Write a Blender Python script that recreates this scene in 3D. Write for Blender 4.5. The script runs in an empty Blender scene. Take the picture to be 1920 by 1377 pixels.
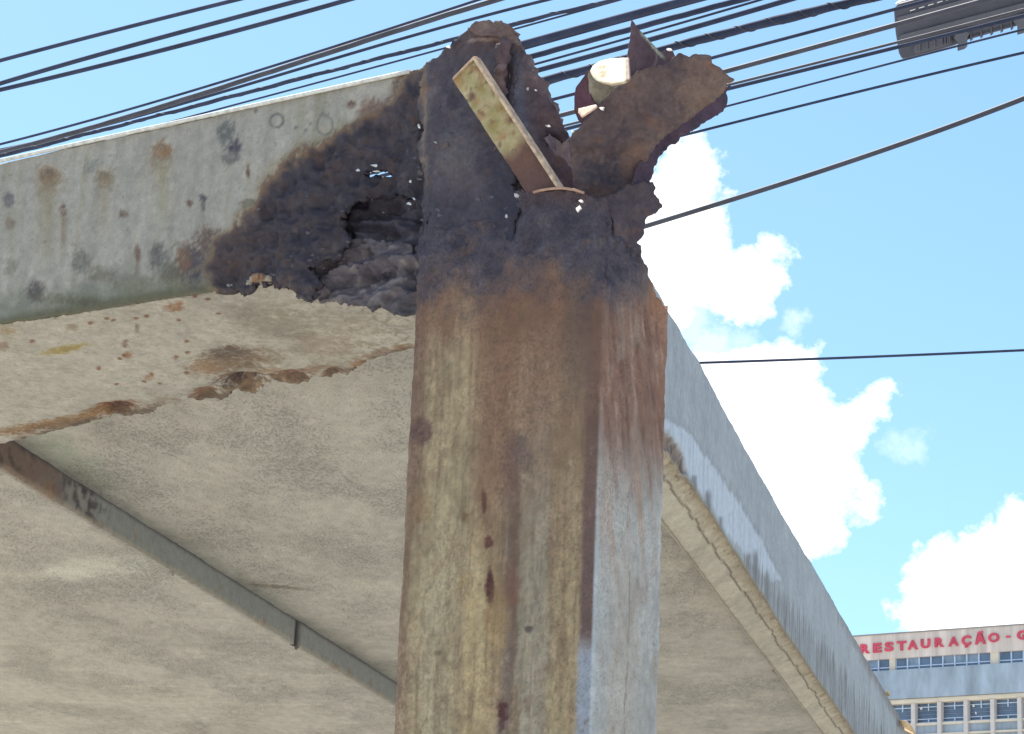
import bpy, math, random
import numpy as np
from math import sin, cos, atan, radians, pi, hypot
from mathutils import Vector, Matrix

# ------------------------------------------------------------------ camera, sky, sun, exposure
S = bpy.context.scene
COL = S.collection
FP = 4860.0                                  # focal length in pixels of the 1920 px wide photograph
PITCH = atan(1414 / FP); ROLL = atan(.041)
_r0 = np.array([1., 0, 0]); _u0 = np.array([0, -sin(PITCH), cos(PITCH)]); FW = np.array([0, cos(PITCH), sin(PITCH)])
RT = cos(ROLL) * _r0 + sin(ROLL) * _u0
UP = cos(ROLL) * _u0 - sin(ROLL) * _r0
CAM = np.array([0, 0, 1.6])
cd = bpy.data.cameras.new('camera'); cam = bpy.data.objects.new('camera', cd); COL.objects.link(cam)
cd.sensor_width = 36; cd.lens = FP / 1920 * 36; cd.clip_start = .1; cd.clip_end = 6000
m = Matrix.Identity(4)
for i, a in enumerate((RT, UP, -FW)):
    for j in range(3): m[j][i] = a[j]
m.translation = Vector(CAM); cam.matrix_world = m
S.camera = cam

SUN_EL = radians(62); SUN_H = np.array([-.5, .866])        # sun behind the roof, to the left
SUN = np.array([SUN_H[0] * cos(SUN_EL), SUN_H[1] * cos(SUN_EL), sin(SUN_EL)])
sd = bpy.data.lights.new('sun', 'SUN'); sd.energy = 4.6; sd.angle = radians(.53); sd.color = (1, .955, .88)
so = bpy.data.objects.new('sun', sd); COL.objects.link(so); so.location = (0, 0, 40)
so.rotation_euler = Vector(-SUN).to_track_quat('-Z', 'Y').to_euler()
SKY_STRENGTH = .13
CLOUD_VALUE = 1.15
S.view_settings.view_transform = 'Standard'; S.view_settings.look = 'None'; S.view_settings.gamma = 1
S.view_settings.exposure = .62
S.view_settings.use_curve_mapping = False


def pray(x, y):
    d = (x - 960) * RT - (y - 688.5) * UP + FP * FW
    return d / np.linalg.norm(d)


def proj(P):
    d = np.atleast_2d(P) - CAM
    w = d @ FW
    return 960 + FP * (d @ RT) / w, 688.5 - FP * (d @ UP) / w


def onpl(P, n, x, y):
    d = pray(x, y)
    return CAM + ((np.array(P) - CAM) @ n / (d @ n)) * d


world = bpy.data.worlds.new('World'); S.world = world; world.use_nodes = True
nt = world.node_tree; nt.nodes.clear()
def W(t, **k):
    n = nt.nodes.new(t)
    for a, b in k.items(): setattr(n, a, b)
    return n
def wl(a, b): nt.links.new(a, b)
out = W('ShaderNodeOutputWorld'); bg = W('ShaderNodeBackground')
sky = W('ShaderNodeTexSky', sky_type='NISHITA', sun_disc=False)
sky.sun_elevation = SUN_EL; sky.sun_rotation = math.atan2(SUN_H[0], SUN_H[1]); sky.air_density = 1.0; sky.dust_density = .9; sky.ozone_density = 1.6
tc = W('ShaderNodeTexCoord')
def wmath(op, a, b=None, c=None, clamp=False):
    n = W('ShaderNodeMath', operation=op); n.use_clamp = clamp
    for i, q in enumerate((a, b, c)):
        if q is None: continue
        if isinstance(q, (int, float)): n.inputs[i].default_value = q
        else: wl(q, n.inputs[i])
    return n.outputs[0]
def wvec(op, a, b):
    n = W('ShaderNodeVectorMath', operation=op)
    for i, q in enumerate((a, b)):
        if isinstance(q, (tuple, list)): n.inputs[i].default_value = q
        elif isinstance(q, (int, float)): n.inputs['Scale'].default_value = q
        else: wl(q, n.inputs[i])
    return n
nz1 = W('ShaderNodeTexNoise'); nz1.inputs['Scale'].default_value = 46; nz1.inputs['Detail'].default_value = 10; nz1.inputs['Roughness'].default_value = .64
wl(tc.outputs['Generated'], nz1.inputs['Vector'])
sub = wvec('SUBTRACT', nz1.outputs['Color'], (.5, .5, .5))
sc = W('ShaderNodeVectorMath', operation='SCALE'); wl(sub.outputs[0], sc.inputs[0]); sc.inputs['Scale'].default_value = .034
dd = wvec('ADD', tc.outputs['Generated'], sc.outputs[0]).outputs[0]
# clouds: directions and angular radii (in the photograph's pixels), softness
CL = [(1285, 318, 52, 1), (1262, 400, 105, 1), (1290, 490, 92, 1), (1200, 540, 120, 1), (1330, 520, 70, 1), (1415, 528, 58, 1), (1462, 462, 26, 1), (1385, 560, 34, 1),
      (1490, 690, 44, 1), (1430, 740, 85, 1), (1480, 800, 95, 1), (1520, 860, 82, 1), (1655, 732, 24, 1), (1628, 765, 34, 1), (1590, 800, 46, 1), (1500, 940, 75, 1),
      (1548, 990, 44, 1), (1612, 948, 30, 1), (1330, 760, 90, 1), (1380, 870, 110, 1), (1560, 920, 50, 1),
      (1800, 1130, 105, 1), (1900, 1085, 115, 1), (1706, 1150, 44, 1), (1765, 1065, 36, 1), (1860, 1010, 40, 1), (1930, 985, 50, 1), (2010, 1080, 120, 1),
      (1500, 592, 17, .35), (1486, 612, 14, .35), (1405, 632, 24, .3), (1345, 650, 45, .35), (1696, 838, 26, .25), (1715, 815, 15, .2), (1300, 610, 45, .3)]
acc = None
for x, y, rr, k in CL:
    d0 = pray(x, y)
    dist = wvec('DISTANCE', dd, tuple(float(q) for q in d0)).outputs['Value']
    f = wmath('MULTIPLY_ADD', dist, -FP / 30.0, rr / 30.0 + .45, clamp=True)
    if k < 1: f = wmath('MULTIPLY', f, k)
    acc = f if acc is None else wmath('SMOOTH_MAX' if False else 'MAXIMUM', acc, f)
# the rest of the sky carries clouds of the same sort
nz2 = W('ShaderNodeTexNoise'); nz2.inputs['Scale'].default_value = 3.1; nz2.inputs['Detail'].default_value = 11; nz2.inputs['Roughness'].default_value = .58
wl(tc.outputs['Generated'], nz2.inputs['Vector'])
g = wmath('MULTIPLY_ADD', nz2.outputs['Fac'], 14.0, -7.6, clamp=True)
dc = wvec('DISTANCE', tc.outputs['Generated'], tuple(float(q) for q in pray(960, 688))).outputs['Value']
away = wmath('MULTIPLY_ADD', dc, 8.0, -2.4, clamp=True)
g = wmath('MULTIPLY', g, away)
acc = wmath('MAXIMUM', acc, g)
mixc = W('ShaderNodeMix', data_type='RGBA'); wl(acc, mixc.inputs[0])
skm = W('ShaderNodeMix', data_type='RGBA', blend_type='MULTIPLY'); skm.inputs[0].default_value = 1
wl(sky.outputs[0], skm.inputs[6]); skm.inputs[7].default_value = (.80, 1.0, 1.02, 1)
wl(skm.outputs[2], mixc.inputs[6])
cv = CLOUD_VALUE / SKY_STRENGTH
mixc.inputs[7].default_value = (cv, cv, cv * 1.02, 1)
wl(mixc.outputs[2], bg.inputs['Color']); bg.inputs['Strength'].default_value = SKY_STRENGTH
wl(bg.outputs[0], out.inputs[0])

# ------------------------------------------------------------------ noise
rng = np.random.RandomState(7)
_perm = np.tile(rng.permutation(256), 3).astype(np.int64)
_gr = rng.normal(size=(256, 3)); _gr /= np.linalg.norm(_gr, axis=1)[:, None]
def perlin(P):
    P = np.asarray(P, float); I = np.floor(P).astype(np.int64); f = P - I; I &= 255
    w = f * f * f * (f * (f * 6 - 15) + 10)
    r = 0
    for dx in (0, 1):
        for dy in (0, 1):
            for dz in (0, 1):
                h = _perm[_perm[_perm[(I[:, 0] + dx) & 255] + ((I[:, 1] + dy) & 255)] + ((I[:, 2] + dz) & 255)]
                g_ = _gr[h & 255]
                d = (f[:, 0] - dx) * g_[:, 0] + (f[:, 1] - dy) * g_[:, 1] + (f[:, 2] - dz) * g_[:, 2]
                r = r + d * (w[:, 0] if dx else 1 - w[:, 0]) * (w[:, 1] if dy else 1 - w[:, 1]) * (w[:, 2] if dz else 1 - w[:, 2])
    return r * 1.6
def fbm(P, s, o=4, off=0., rough=.5):
    P = np.asarray(P, float) * s + off * 17.31
    r = 0; a = 1; t = 0
    for i in range(o):
        r = r + a * perlin(P); t += a; a *= rough; P = P * 2.03 + 5.1
    return r / t
def ridge(P, s, o=3, off=0.):
    P = np.asarray(P, float) * s + off * 11.7
    r = 0; a = 1; t = 0
    for i in range(o):
        r = r + a * (1 - np.abs(perlin(P)) * 2); t += a; a *= .5; P = P * 2.03 + 3.3
    return r / t
def sst(a, b, x):
    t = np.clip((x - a) / (b - a), 0, 1); return t * t * (3 - 2 * t)
def lin(c):
    c = np.asarray(c, float) / 255.
    return np.where(c < .04045, c / 12.92, ((c + .055) / 1.055) ** 2.4)

# ------------------------------------------------------------------ materials
def mat(name):
    mt = bpy.data.materials.new(name); mt.use_nodes = True
    n = mt.node_tree.nodes; return mt, mt.node_tree, n['Principled BSDF']
def N(t, ty, **k):
    n = t.nodes.new(ty)
    for a, b in k.items():
        if a in ('Scale', 'Detail', 'Roughness', 'Distortion'): n.inputs[a].default_value = b
        else: setattr(n, a, b)
    return n
def rampn(t, src, a, b, lo=0., hi=1.):
    n = t.nodes.new('ShaderNodeMapRange'); n.inputs[1].default_value = a; n.inputs[2].default_value = b
    n.inputs[3].default_value = lo; n.inputs[4].default_value = hi; t.links.new(src, n.inputs[0]); return n.outputs[0]
def mulc(t, a, b, fac=1.):
    n = t.nodes.new('ShaderNodeMix'); n.data_type = 'RGBA'; n.blend_type = 'MULTIPLY'
    if isinstance(fac, float): n.inputs[0].default_value = fac
    else: t.links.new(fac, n.inputs[0])
    t.links.new(a, n.inputs[6])
    if isinstance(b, tuple): n.inputs[7].default_value = b
    else: t.links.new(b, n.inputs[7])
    return n.outputs[2]
def coords(t, sc=(1, 1, 1)):
    tcn = t.nodes.new('ShaderNodeTexCoord'); mp = t.nodes.new('ShaderNodeMapping'); mp.inputs['Scale'].default_value = sc
    t.links.new(tcn.outputs['Object'], mp.inputs[0]); return mp.outputs[0]
def surf_mat(name, rough=.75, fine=260., bump=.35, dist=.002, cont=(.72, 1.2), stretch=(1, 1, 1), pits=0., metal=0., arel=.9, pl0=.02, pl1=.17):
    """base colour from the vertex attribute 'col', broken up by fine grain, with relief"""
    mt, t, b = mat(name)
    at = N(t, 'ShaderNodeAttribute', attribute_name='col')
    c = coords(t, stretch)
    n1 = N(t, 'ShaderNodeTexNoise', Scale=fine, Detail=5., Roughness=.65); t.links.new(c, n1.inputs[0])
    n2 = N(t, 'ShaderNodeTexNoise', Scale=fine * .22, Detail=4., Roughness=.6); t.links.new(c, n2.inputs[0])
    v = rampn(t, n1.outputs['Fac'], .3, .7, *cont); v2 = rampn(t, n2.outputs['Fac'], .3, .7, .86, 1.12)
    mm = t.nodes.new('ShaderNodeMath'); mm.operation = 'MULTIPLY'; t.links.new(v, mm.inputs[0]); t.links.new(v2, mm.inputs[1])
    fac = mm.outputs[0]
    h = n1.outputs['Fac']
    if pits:
        n3 = N(t, 'ShaderNodeTexNoise', Scale=fine * 1.0, Detail=4., Roughness=.75); t.links.new(c, n3.inputs[0])
        n4 = N(t, 'ShaderNodeTexNoise', Scale=fine * .035, Detail=3.); t.links.new(c, n4.inputs[0])
        th = rampn(t, n4.outputs['Fac'], .38, .62, pl0, pl1)
        sm = t.nodes.new('ShaderNodeMath'); sm.operation = 'ADD'; t.links.new(n3.outputs['Fac'], sm.inputs[0]); t.links.new(th, sm.inputs[1])
        pm = rampn(t, sm.outputs[0], .63, .76)
        ia = t.nodes.new('ShaderNodeMath'); ia.operation = 'SUBTRACT'; ia.inputs[0].default_value = 1; t.links.new(at.outputs['Alpha'], ia.inputs[1])
        pa = t.nodes.new('ShaderNodeMath'); pa.operation = 'MULTIPLY'; t.links.new(pm, pa.inputs[0]); t.links.new(ia.outputs[0], pa.inputs[1]); pm = pa.outputs[0]
        pf = rampn(t, pm, 0, 1, 1, 1 - pits)
        m2 = t.nodes.new('ShaderNodeMath'); m2.operation = 'MULTIPLY'; t.links.new(fac, m2.inputs[0]); t.links.new(pf, m2.inputs[1]); fac = m2.outputs[0]
        m3 = t.nodes.new('ShaderNodeMath'); m3.operation = 'MULTIPLY_ADD'; t.links.new(pm, m3.inputs[0]); m3.inputs[1].default_value = -pits; t.links.new(h, m3.inputs[2]); h = m3.outputs[0]
    cc = t.nodes.new('ShaderNodeCombineColor')
    for i in range(3): t.links.new(fac, cc.inputs[i])
    t.links.new(mulc(t, at.outputs['Color'], cc.outputs[0]), b.inputs['Base Color'])
    bp = t.nodes.new('ShaderNodeBump'); bp.inputs['Distance'].default_value = dist
    ms = t.nodes.new('ShaderNodeMath'); ms.operation = 'MULTIPLY_ADD'; t.links.new(at.outputs['Alpha'], ms.inputs[0]); ms.inputs[1].default_value = arel; ms.inputs[2].default_value = bump
    t.links.new(ms.outputs[0], bp.inputs['Strength'])
    nb_ = N(t, 'ShaderNodeTexNoise', Scale=fine * .4, Detail=6., Roughness=.75); t.links.new(c, nb_.inputs[0])
    mh = t.nodes.new('ShaderNodeMath'); mh.operation = 'MULTIPLY'; t.links.new(nb_.outputs['Fac'], mh.inputs[0]); t.links.new(at.outputs['Alpha'], mh.inputs[1])
    ma = t.nodes.new('ShaderNodeMath'); ma.operation = 'MULTIPLY_ADD'; t.links.new(mh.outputs[0], ma.inputs[0]); ma.inputs[1].default_value = 2.2 * arel; t.links.new(h, ma.inputs[2])
    t.links.new(ma.outputs[0], bp.inputs['Height']); t.links.new(bp.outputs[0], b.inputs['Normal'])
    b.inputs['Roughness'].default_value = rough; b.inputs['Metallic'].default_value = metal
    b.inputs['Specular IOR Level'].default_value = .3
    return mt
def plain(name, rgb, rough=.6, var=.2, scale=30., bump=.0, stretch=(1, 1, 1), spec=.4, metal=0.):
    mt, t, b = mat(name)
    c = coords(t, stretch)
    n1 = N(t, 'ShaderNodeTexNoise', Scale=scale, Detail=5., Roughness=.6); t.links.new(c, n1.inputs[0])
    v = rampn(t, n1.outputs['Fac'], .3, .7, 1 - var, 1 + var)
    cc = t.nodes.new('ShaderNodeCombineColor')
    for i in range(3): t.links.new(v, cc.inputs[i])
    rg = t.nodes.new('ShaderNodeRGB'); rg.outputs[0].default_value = (*rgb, 1)
    t.links.new(mulc(t, rg.outputs[0], cc.outputs[0]), b.inputs['Base Color'])
    if bump:
        bp = t.nodes.new('ShaderNodeBump'); bp.inputs['Strength'].default_value = bump; bp.inputs['Distance'].default_value = .01
        t.links.new(n1.outputs['Fac'], bp.inputs['Height']); t.links.new(bp.outputs[0], b.inputs['Normal'])
    b.inputs['Roughness'].default_value = rough; b.inputs['Specular IOR Level'].default_value = spec; b.inputs['Metallic'].default_value = metal
    return mt

M_PAINT = surf_mat('weathered_paint', .7, 240., .25, .0015, (.88, 1.1))
M_RUST = surf_mat('flaking_rust', .85, 150., .5, .003, (.78, 1.2))
M_COLM = surf_mat('stained_steel', .78, 210., 1., .004, (.70, 1.25), (1, 1, .9), pits=.24, arel=.3)
M_SOFF = surf_mat('scabbed_soffit', .85, 190., .7, .003, (.78, 1.15), (1, .6, 1), pits=.3)
M_SLAB = surf_mat('rough_plaster', .9, 150., 1., .005, (.76, 1.14), (1, .5, 1), pits=.42, pl0=.06, pl1=.165)

# ------------------------------------------------------------------ object helpers
def tag(o, label=None, cat=None, group=None, kind=None):
    if label: o['label'] = label
    if cat: o['category'] = cat
    if group: o['group'] = group
    if kind: o['kind'] = kind
    return o
def empty(name, loc, label=None, cat=None, group=None):
    o = bpy.data.objects.new(name, None); COL.objects.link(o); o.location = Vector(loc); o.empty_display_size = .2
    return tag(o, label, cat, group)
def wloc(o):
    v_ = Vector((0, 0, 0))
    while o: v_ = v_ + o.location; o = o.parent
    return v_
def link(o, parent=None):
    COL.objects.link(o)
    if parent: o.parent = parent; o.location = -wloc(parent)
    return o
def npmesh(name, V, F, mt, parent=None, col=None, smooth=True, solid=0., origin=None):
    V = np.asarray(V, float)
    me = bpy.data.meshes.new(name)
    if isinstance(F, np.ndarray):
        me.vertices.add(len(V)); me.vertices.foreach_set('co', V.ravel())
        k = F.shape[1]
        me.loops.add(F.size); me.loops.foreach_set('vertex_index', F.ravel().astype(np.int32))
        me.polygons.add(len(F)); me.polygons.foreach_set('loop_start', np.arange(0, F.size, k, dtype=np.int32))
        me.update(calc_edges=True)
    else:
        me.from_pydata([tuple(q) for q in V], [], F)
    if smooth: me.polygons.foreach_set('use_smooth', np.ones(len(me.polygons), bool))
    if col is not None:
        a = me.attributes.new('col', 'FLOAT_COLOR', 'POINT')
        a.data.foreach_set('color', (col if col.shape[1] == 4 else np.hstack([col, np.zeros((len(col), 1))])).ravel())
    me.materials.append(mt); me.validate(); me.update()
    o = bpy.data.objects.new(name, me); link(o, parent)
    if solid:
        md = o.modifiers.new('thickness', 'SOLIDIFY'); md.thickness = solid; md.offset = -1
    return o
def inpoly(X, Y, poly):
    r = np.zeros(len(X), bool); n = len(poly)
    for i in range(n):
        x0, y0 = poly[i]; x1, y1 = poly[(i + 1) % n]
        if y0 == y1: continue
        c = ((y0 > Y) != (y1 > Y)) & (X < (x1 - x0) * (Y - y0) / (y1 - y0) + x0)
        r ^= c
    return r
def distpoly(X, Y, poly):
    best = np.full(len(X), 1e9); bx = X.copy(); by = Y.copy(); n = len(poly)
    for i in range(n):
        x0, y0 = poly[i]; x1, y1 = poly[(i + 1) % n]
        dx, dy = x1 - x0, y1 - y0; L = dx * dx + dy * dy + 1e-12
        t = np.clip(((X - x0) * dx + (Y - y0) * dy) / L, 0, 1)
        qx = x0 + t * dx; qy = y0 + t * dy; d = np.hypot(X - qx, Y - qy)
        k = d < best; best[k] = d[k]; bx[k] = qx[k]; by[k] = qy[k]
    return best, bx, by
def sdf(X, Y, poly):
    d, _, _ = distpoly(X, Y, poly); return np.where(inpoly(X, Y, poly), d, -d)
def ragged(poly, step, amp, freq, seed):
    o = []
    n = len(poly)
    for i in range(n):
        a = np.array(poly[i], float); b = np.array(poly[(i + 1) % n], float)
        k = max(1, int(np.linalg.norm(b - a) / step))
        for j in range(k): o.append(a + (b - a) * j / k)
    o = np.array(o)
    P3 = np.column_stack([o, np.full(len(o), seed * 3.7)])
    am = amp if np.isscalar(amp) else amp(o)
    am = np.broadcast_to(am, (len(o),))
    return o + np.column_stack([fbm(P3, freq, 3, 1) * .7 + perlin(P3 * freq * 3.1) * .45, fbm(P3, freq, 3, 2) * .7 + perlin(P3 * freq * 3.1 + 9) * .45]) * am[:, None]
def sheet(name, poly, P0, n, cell, thick, mt, parent, color, disp=None, bend=None, rag=0., ragf=60., holes=(), seed=1, e1=None, world_poly=False):
    """a plate lying in the plane (P0, n): outline given by where its corners are, cut on a fine grid"""
    n = np.array(n, float); n /= np.linalg.norm(n); P0 = np.array(P0, float)
    if e1 is None:
        e1 = np.cross([0, 0, 1.], n)
    e1 = np.array(e1, float); e1 -= n * (e1 @ n); e1 /= np.linalg.norm(e1); e2 = np.cross(n, e1)
    def loc(q):
        P = np.array(q, float) if world_poly else onpl(P0, n, *q)
        return ((P - P0) @ e1, (P - P0) @ e2)
    pl = [loc(q) for q in poly]
    cx, cy = cell if isinstance(cell, tuple) else (cell, cell)
    if np.any(np.asarray(rag) != 0) or callable(rag): pl = ragged(pl, min(cx, cy) * 1.1, rag, ragf, seed)
    pl = np.array(pl)
    hl = [ragged([loc(q) for q in h], cy * 1.5, cy * 2.5, ragf, seed + 3 + i) for i, h in enumerate(holes)]
    x0, y0 = pl.min(0) - (cx, cy); x1, y1 = pl.max(0) + (cx, cy)
    nx = int((x1 - x0) / cx) + 1; ny = int((y1 - y0) / cy) + 1
    gx = x0 + np.arange(nx + 1) * cx; gy = y0 + np.arange(ny + 1) * cy
    CX, CY = np.meshgrid(gx[:-1] + cx / 2, gy[:-1] + cy / 2, indexing='ij')
    keep = inpoly(CX.ravel(), CY.ravel(), pl)
    for h in hl: keep &= ~inpoly(CX.ravel(), CY.ravel(), h)
    keep = keep.reshape(nx, ny)
    GX, GY = np.meshgrid(gx, gy, indexing='ij'); GX = GX.ravel(); GY = GY.ravel()
    kp = np.pad(keep, 1)
    cnt = kp[:-1, :-1].astype(int) + kp[1:, :-1] + kp[:-1, 1:] + kp[1:, 1:]
    cnt = cnt.ravel(); bd = np.where((cnt > 0) & (cnt < 4))[0]
    best = np.full(len(bd), 1e9); qx = GX[bd].copy(); qy = GY[bd].copy()
    for pp in [pl] + hl:
        d, ax, ay = distpoly(GX[bd], GY[bd], pp); k = d < best; best[k] = d[k]; qx[k] = ax[k]; qy[k] = ay[k]
    k = best < 1.3 * max(cx, cy); GX[bd[k]] = qx[k]; GY[bd[k]] = qy[k]
    ii, jj = np.where(keep); idx = lambda a, b: a * (ny + 1) + b
    Fq = np.column_stack([idx(ii, jj), idx(ii + 1, jj), idx(ii + 1, jj + 1), idx(ii, jj + 1)])
    used = np.unique(Fq); mp = np.zeros(len(GX), np.int64); mp[used] = np.arange(len(used)); Fq = mp[Fq]
    L = np.column_stack([GX[used], GY[used]])
    V = P0 + L[:, :1] * e1 + L[:, 1:] * e2
    px, py = proj(V)
    c = color(px, py, V)
    if disp is not None: V = V + disp(px, py, V)[:, None] * n
    if bend is not None: V = V + bend(px, py, V)
    return npmesh(name, V, Fq, mt, parent, c, True, thick)
def prism(name, pts, off, mt, parent=None, smooth=False):
    """polygon (world points) extruded by the vector off"""
    k = len(pts); pts = np.array(pts, float); V = np.vstack([pts, pts + np.array(off, float)])
    F = [list(range(k))[::-1], list(range(k, 2 * k))] + [[i, (i + 1) % k, k + (i + 1) % k, k + i] for i in range(k)]
    return npmesh(name, V, F, mt, parent, None, smooth)
def boxpts(o, a, b, c):
    o = np.array(o, float)
    return [o, o + a, o + a + b, o + b], c
def box(name, o, a, b, c, mt, parent=None, bevel=0.):
    p_, q = boxpts(o, np.array(a, float), np.array(b, float), c); ob = prism(name, p_, q, mt, parent)
    if bevel:
        md = ob.modifiers.new('edge', 'BEVEL'); md.width = bevel; md.segments = 2
    return ob
def tube(name, pts, rad, mt, parent=None, seg=8, color=None, caps=True):
    P = np.array(pts, float); n = len(P); rad = np.broadcast_to(rad, (n,))
    T = np.gradient(P, axis=0); T /= np.linalg.norm(T, axis=1)[:, None]
    up = np.array([0, 0, 1.]); A = np.cross(T, up); A /= np.linalg.norm(A, axis=1)[:, None] + 1e-9; B_ = np.cross(T, A)
    th = np.arange(seg) * 2 * pi / seg
    V = (P[:, None] + rad[:, None, None] * (np.cos(th)[None, :, None] * A[:, None] + np.sin(th)[None, :, None] * B_[:, None])).reshape(-1, 3)
    F = []
    for i in range(n - 1):
        for j in range(seg):
            k = (j + 1) % seg; F.append([i * seg + j, i * seg + k, (i + 1) * seg + k, (i + 1) * seg + j])
    if caps: F.append(list(range(seg))[::-1]); F.append([(n - 1) * seg + j for j in range(seg)])
    c = None if color is None else np.tile(color, (len(V), 1))
    return npmesh(name, V, F, mt, parent, c, True)

# ------------------------------------------------------------------ the frame of the place (metres)
v = np.array([.23414, .97220, 0.]); v /= np.linalg.norm(v)          # along the long side beam
u = np.array([-.83595, .54881, 0.]); u /= np.linalg.norm(u)         # along the short end beam and the street
NF = np.array([-u[1], u[0], 0.])                                    # outward normal of the end fascia
NR = np.array([v[1], -v[0], 0.])                                    # outward normal of the side fascia
NZ = np.array([0, 0, 1.])
B0 = np.array([.13637, 3.79755, 0.])                                # front right corner of the column
C0 = np.array([-.0231, 3.9202, 0.])                                 # roof corner in plan
ZB = 2.955                                                          # soffit level
def ab(a, b, z): return C0 + a * u + b * v + NZ * z

# ------------------------------------------------------------------ ground
gm, gt, gb = mat('pale_paving')
gc = coords(gt)
gn = N(gt, 'ShaderNodeTexNoise', Scale=.6, Detail=8., Roughness=.65); gt.links.new(gc, gn.inputs[0])
grr = gt.nodes.new('ShaderNodeValToRGB'); grr.color_ramp.elements[0].color = (.43, .41, .365, 1); grr.color_ramp.elements[1].color = (.56, .535, .48, 1)
grr.color_ramp.elements[0].position = .3; grr.color_ramp.elements[1].position = .7
gt.links.new(gn.outputs['Fac'], grr.inputs[0]); gt.links.new(grr.outputs[0], gb.inputs['Base Color']); gb.inputs['Roughness'].default_value = .9
gV = [(-1500, -1500, 0), (1500, -1500, 0), (1500, 1500, 0), (-1500, 1500, 0)]
tag(npmesh('ground', gV, [[0, 1, 2, 3]], gm, smooth=False), kind='structure')

# ------------------------------------------------------------------ painting helpers (stain colours, some with light)
class Paint:
    def __init__(s, X, Y, V, base):
        s.X, s.Y, s.V = X, Y, V; s.c = np.tile(np.array(base, float), (len(X), 1))
        s.n1 = fbm(V, 22, 4, 3); s.n2 = fbm(V, 70, 3, 4); s.n3 = fbm(V, 7, 3, 5); s.n4 = fbm(V, 170, 3, 6)
    def mix(s, m, col): s.c += (np.array(col, float) - s.c) * np.clip(m, 0, 1)[:, None]
    def mul(s, f): s.c *= np.asarray(f)[:, None]
    def blob(s, x, y, rx, ry, col, k=1., ang=0., soft=.45, nz=.5):
        a = radians(ang); dx = s.X - x; dy = s.Y - y
        e = np.hypot((dx * cos(a) + dy * sin(a)) / rx, (-dx * sin(a) + dy * cos(a)) / ry) + (s.n1 * .7 + s.n2 * .9 + s.n4 * .9) * nz
        s.mix(sst(1 + soft, 1 - soft * 1.3, e) * k * np.clip(1 - .8 * s.n4 - .5 * s.n2, .3, 1.1), col)
    def ring(s, x, y, rx, ry, col, k=.6, w=.14):
        e = np.hypot((s.X - x) / rx, (s.Y - y) / ry) + s.n2 * .25
        s.mix(np.exp(-((e - 1) / w) ** 2) * k, col)
    def drip(s, x, y, w, ln, col, k=.5):
        dx = (s.X - x + s.n1 * 3) / w; t = (s.Y - y) / ln
        s.mix(np.exp(-dx * dx) * sst(-.05, .08, t) * sst(1.1, .2, t) * k, col)
    def out(s, k=1.): return np.clip(lin(np.clip(s.c, 0, 255)) * k, .004, .85)

DARK = (78, 72, 82); DARK2 = (58, 54, 66); BROWN = (108, 82, 70); ORANGE = (146, 108, 80); OCHRE = (164, 140, 98)  # DARK tones lifted to a hazy purple, lens glare painted into the rust
K_F = .69; K_S = 1.04; K_C = 1.12; K_B = .95; K_R = .86; K_SL = 1.24

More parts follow.
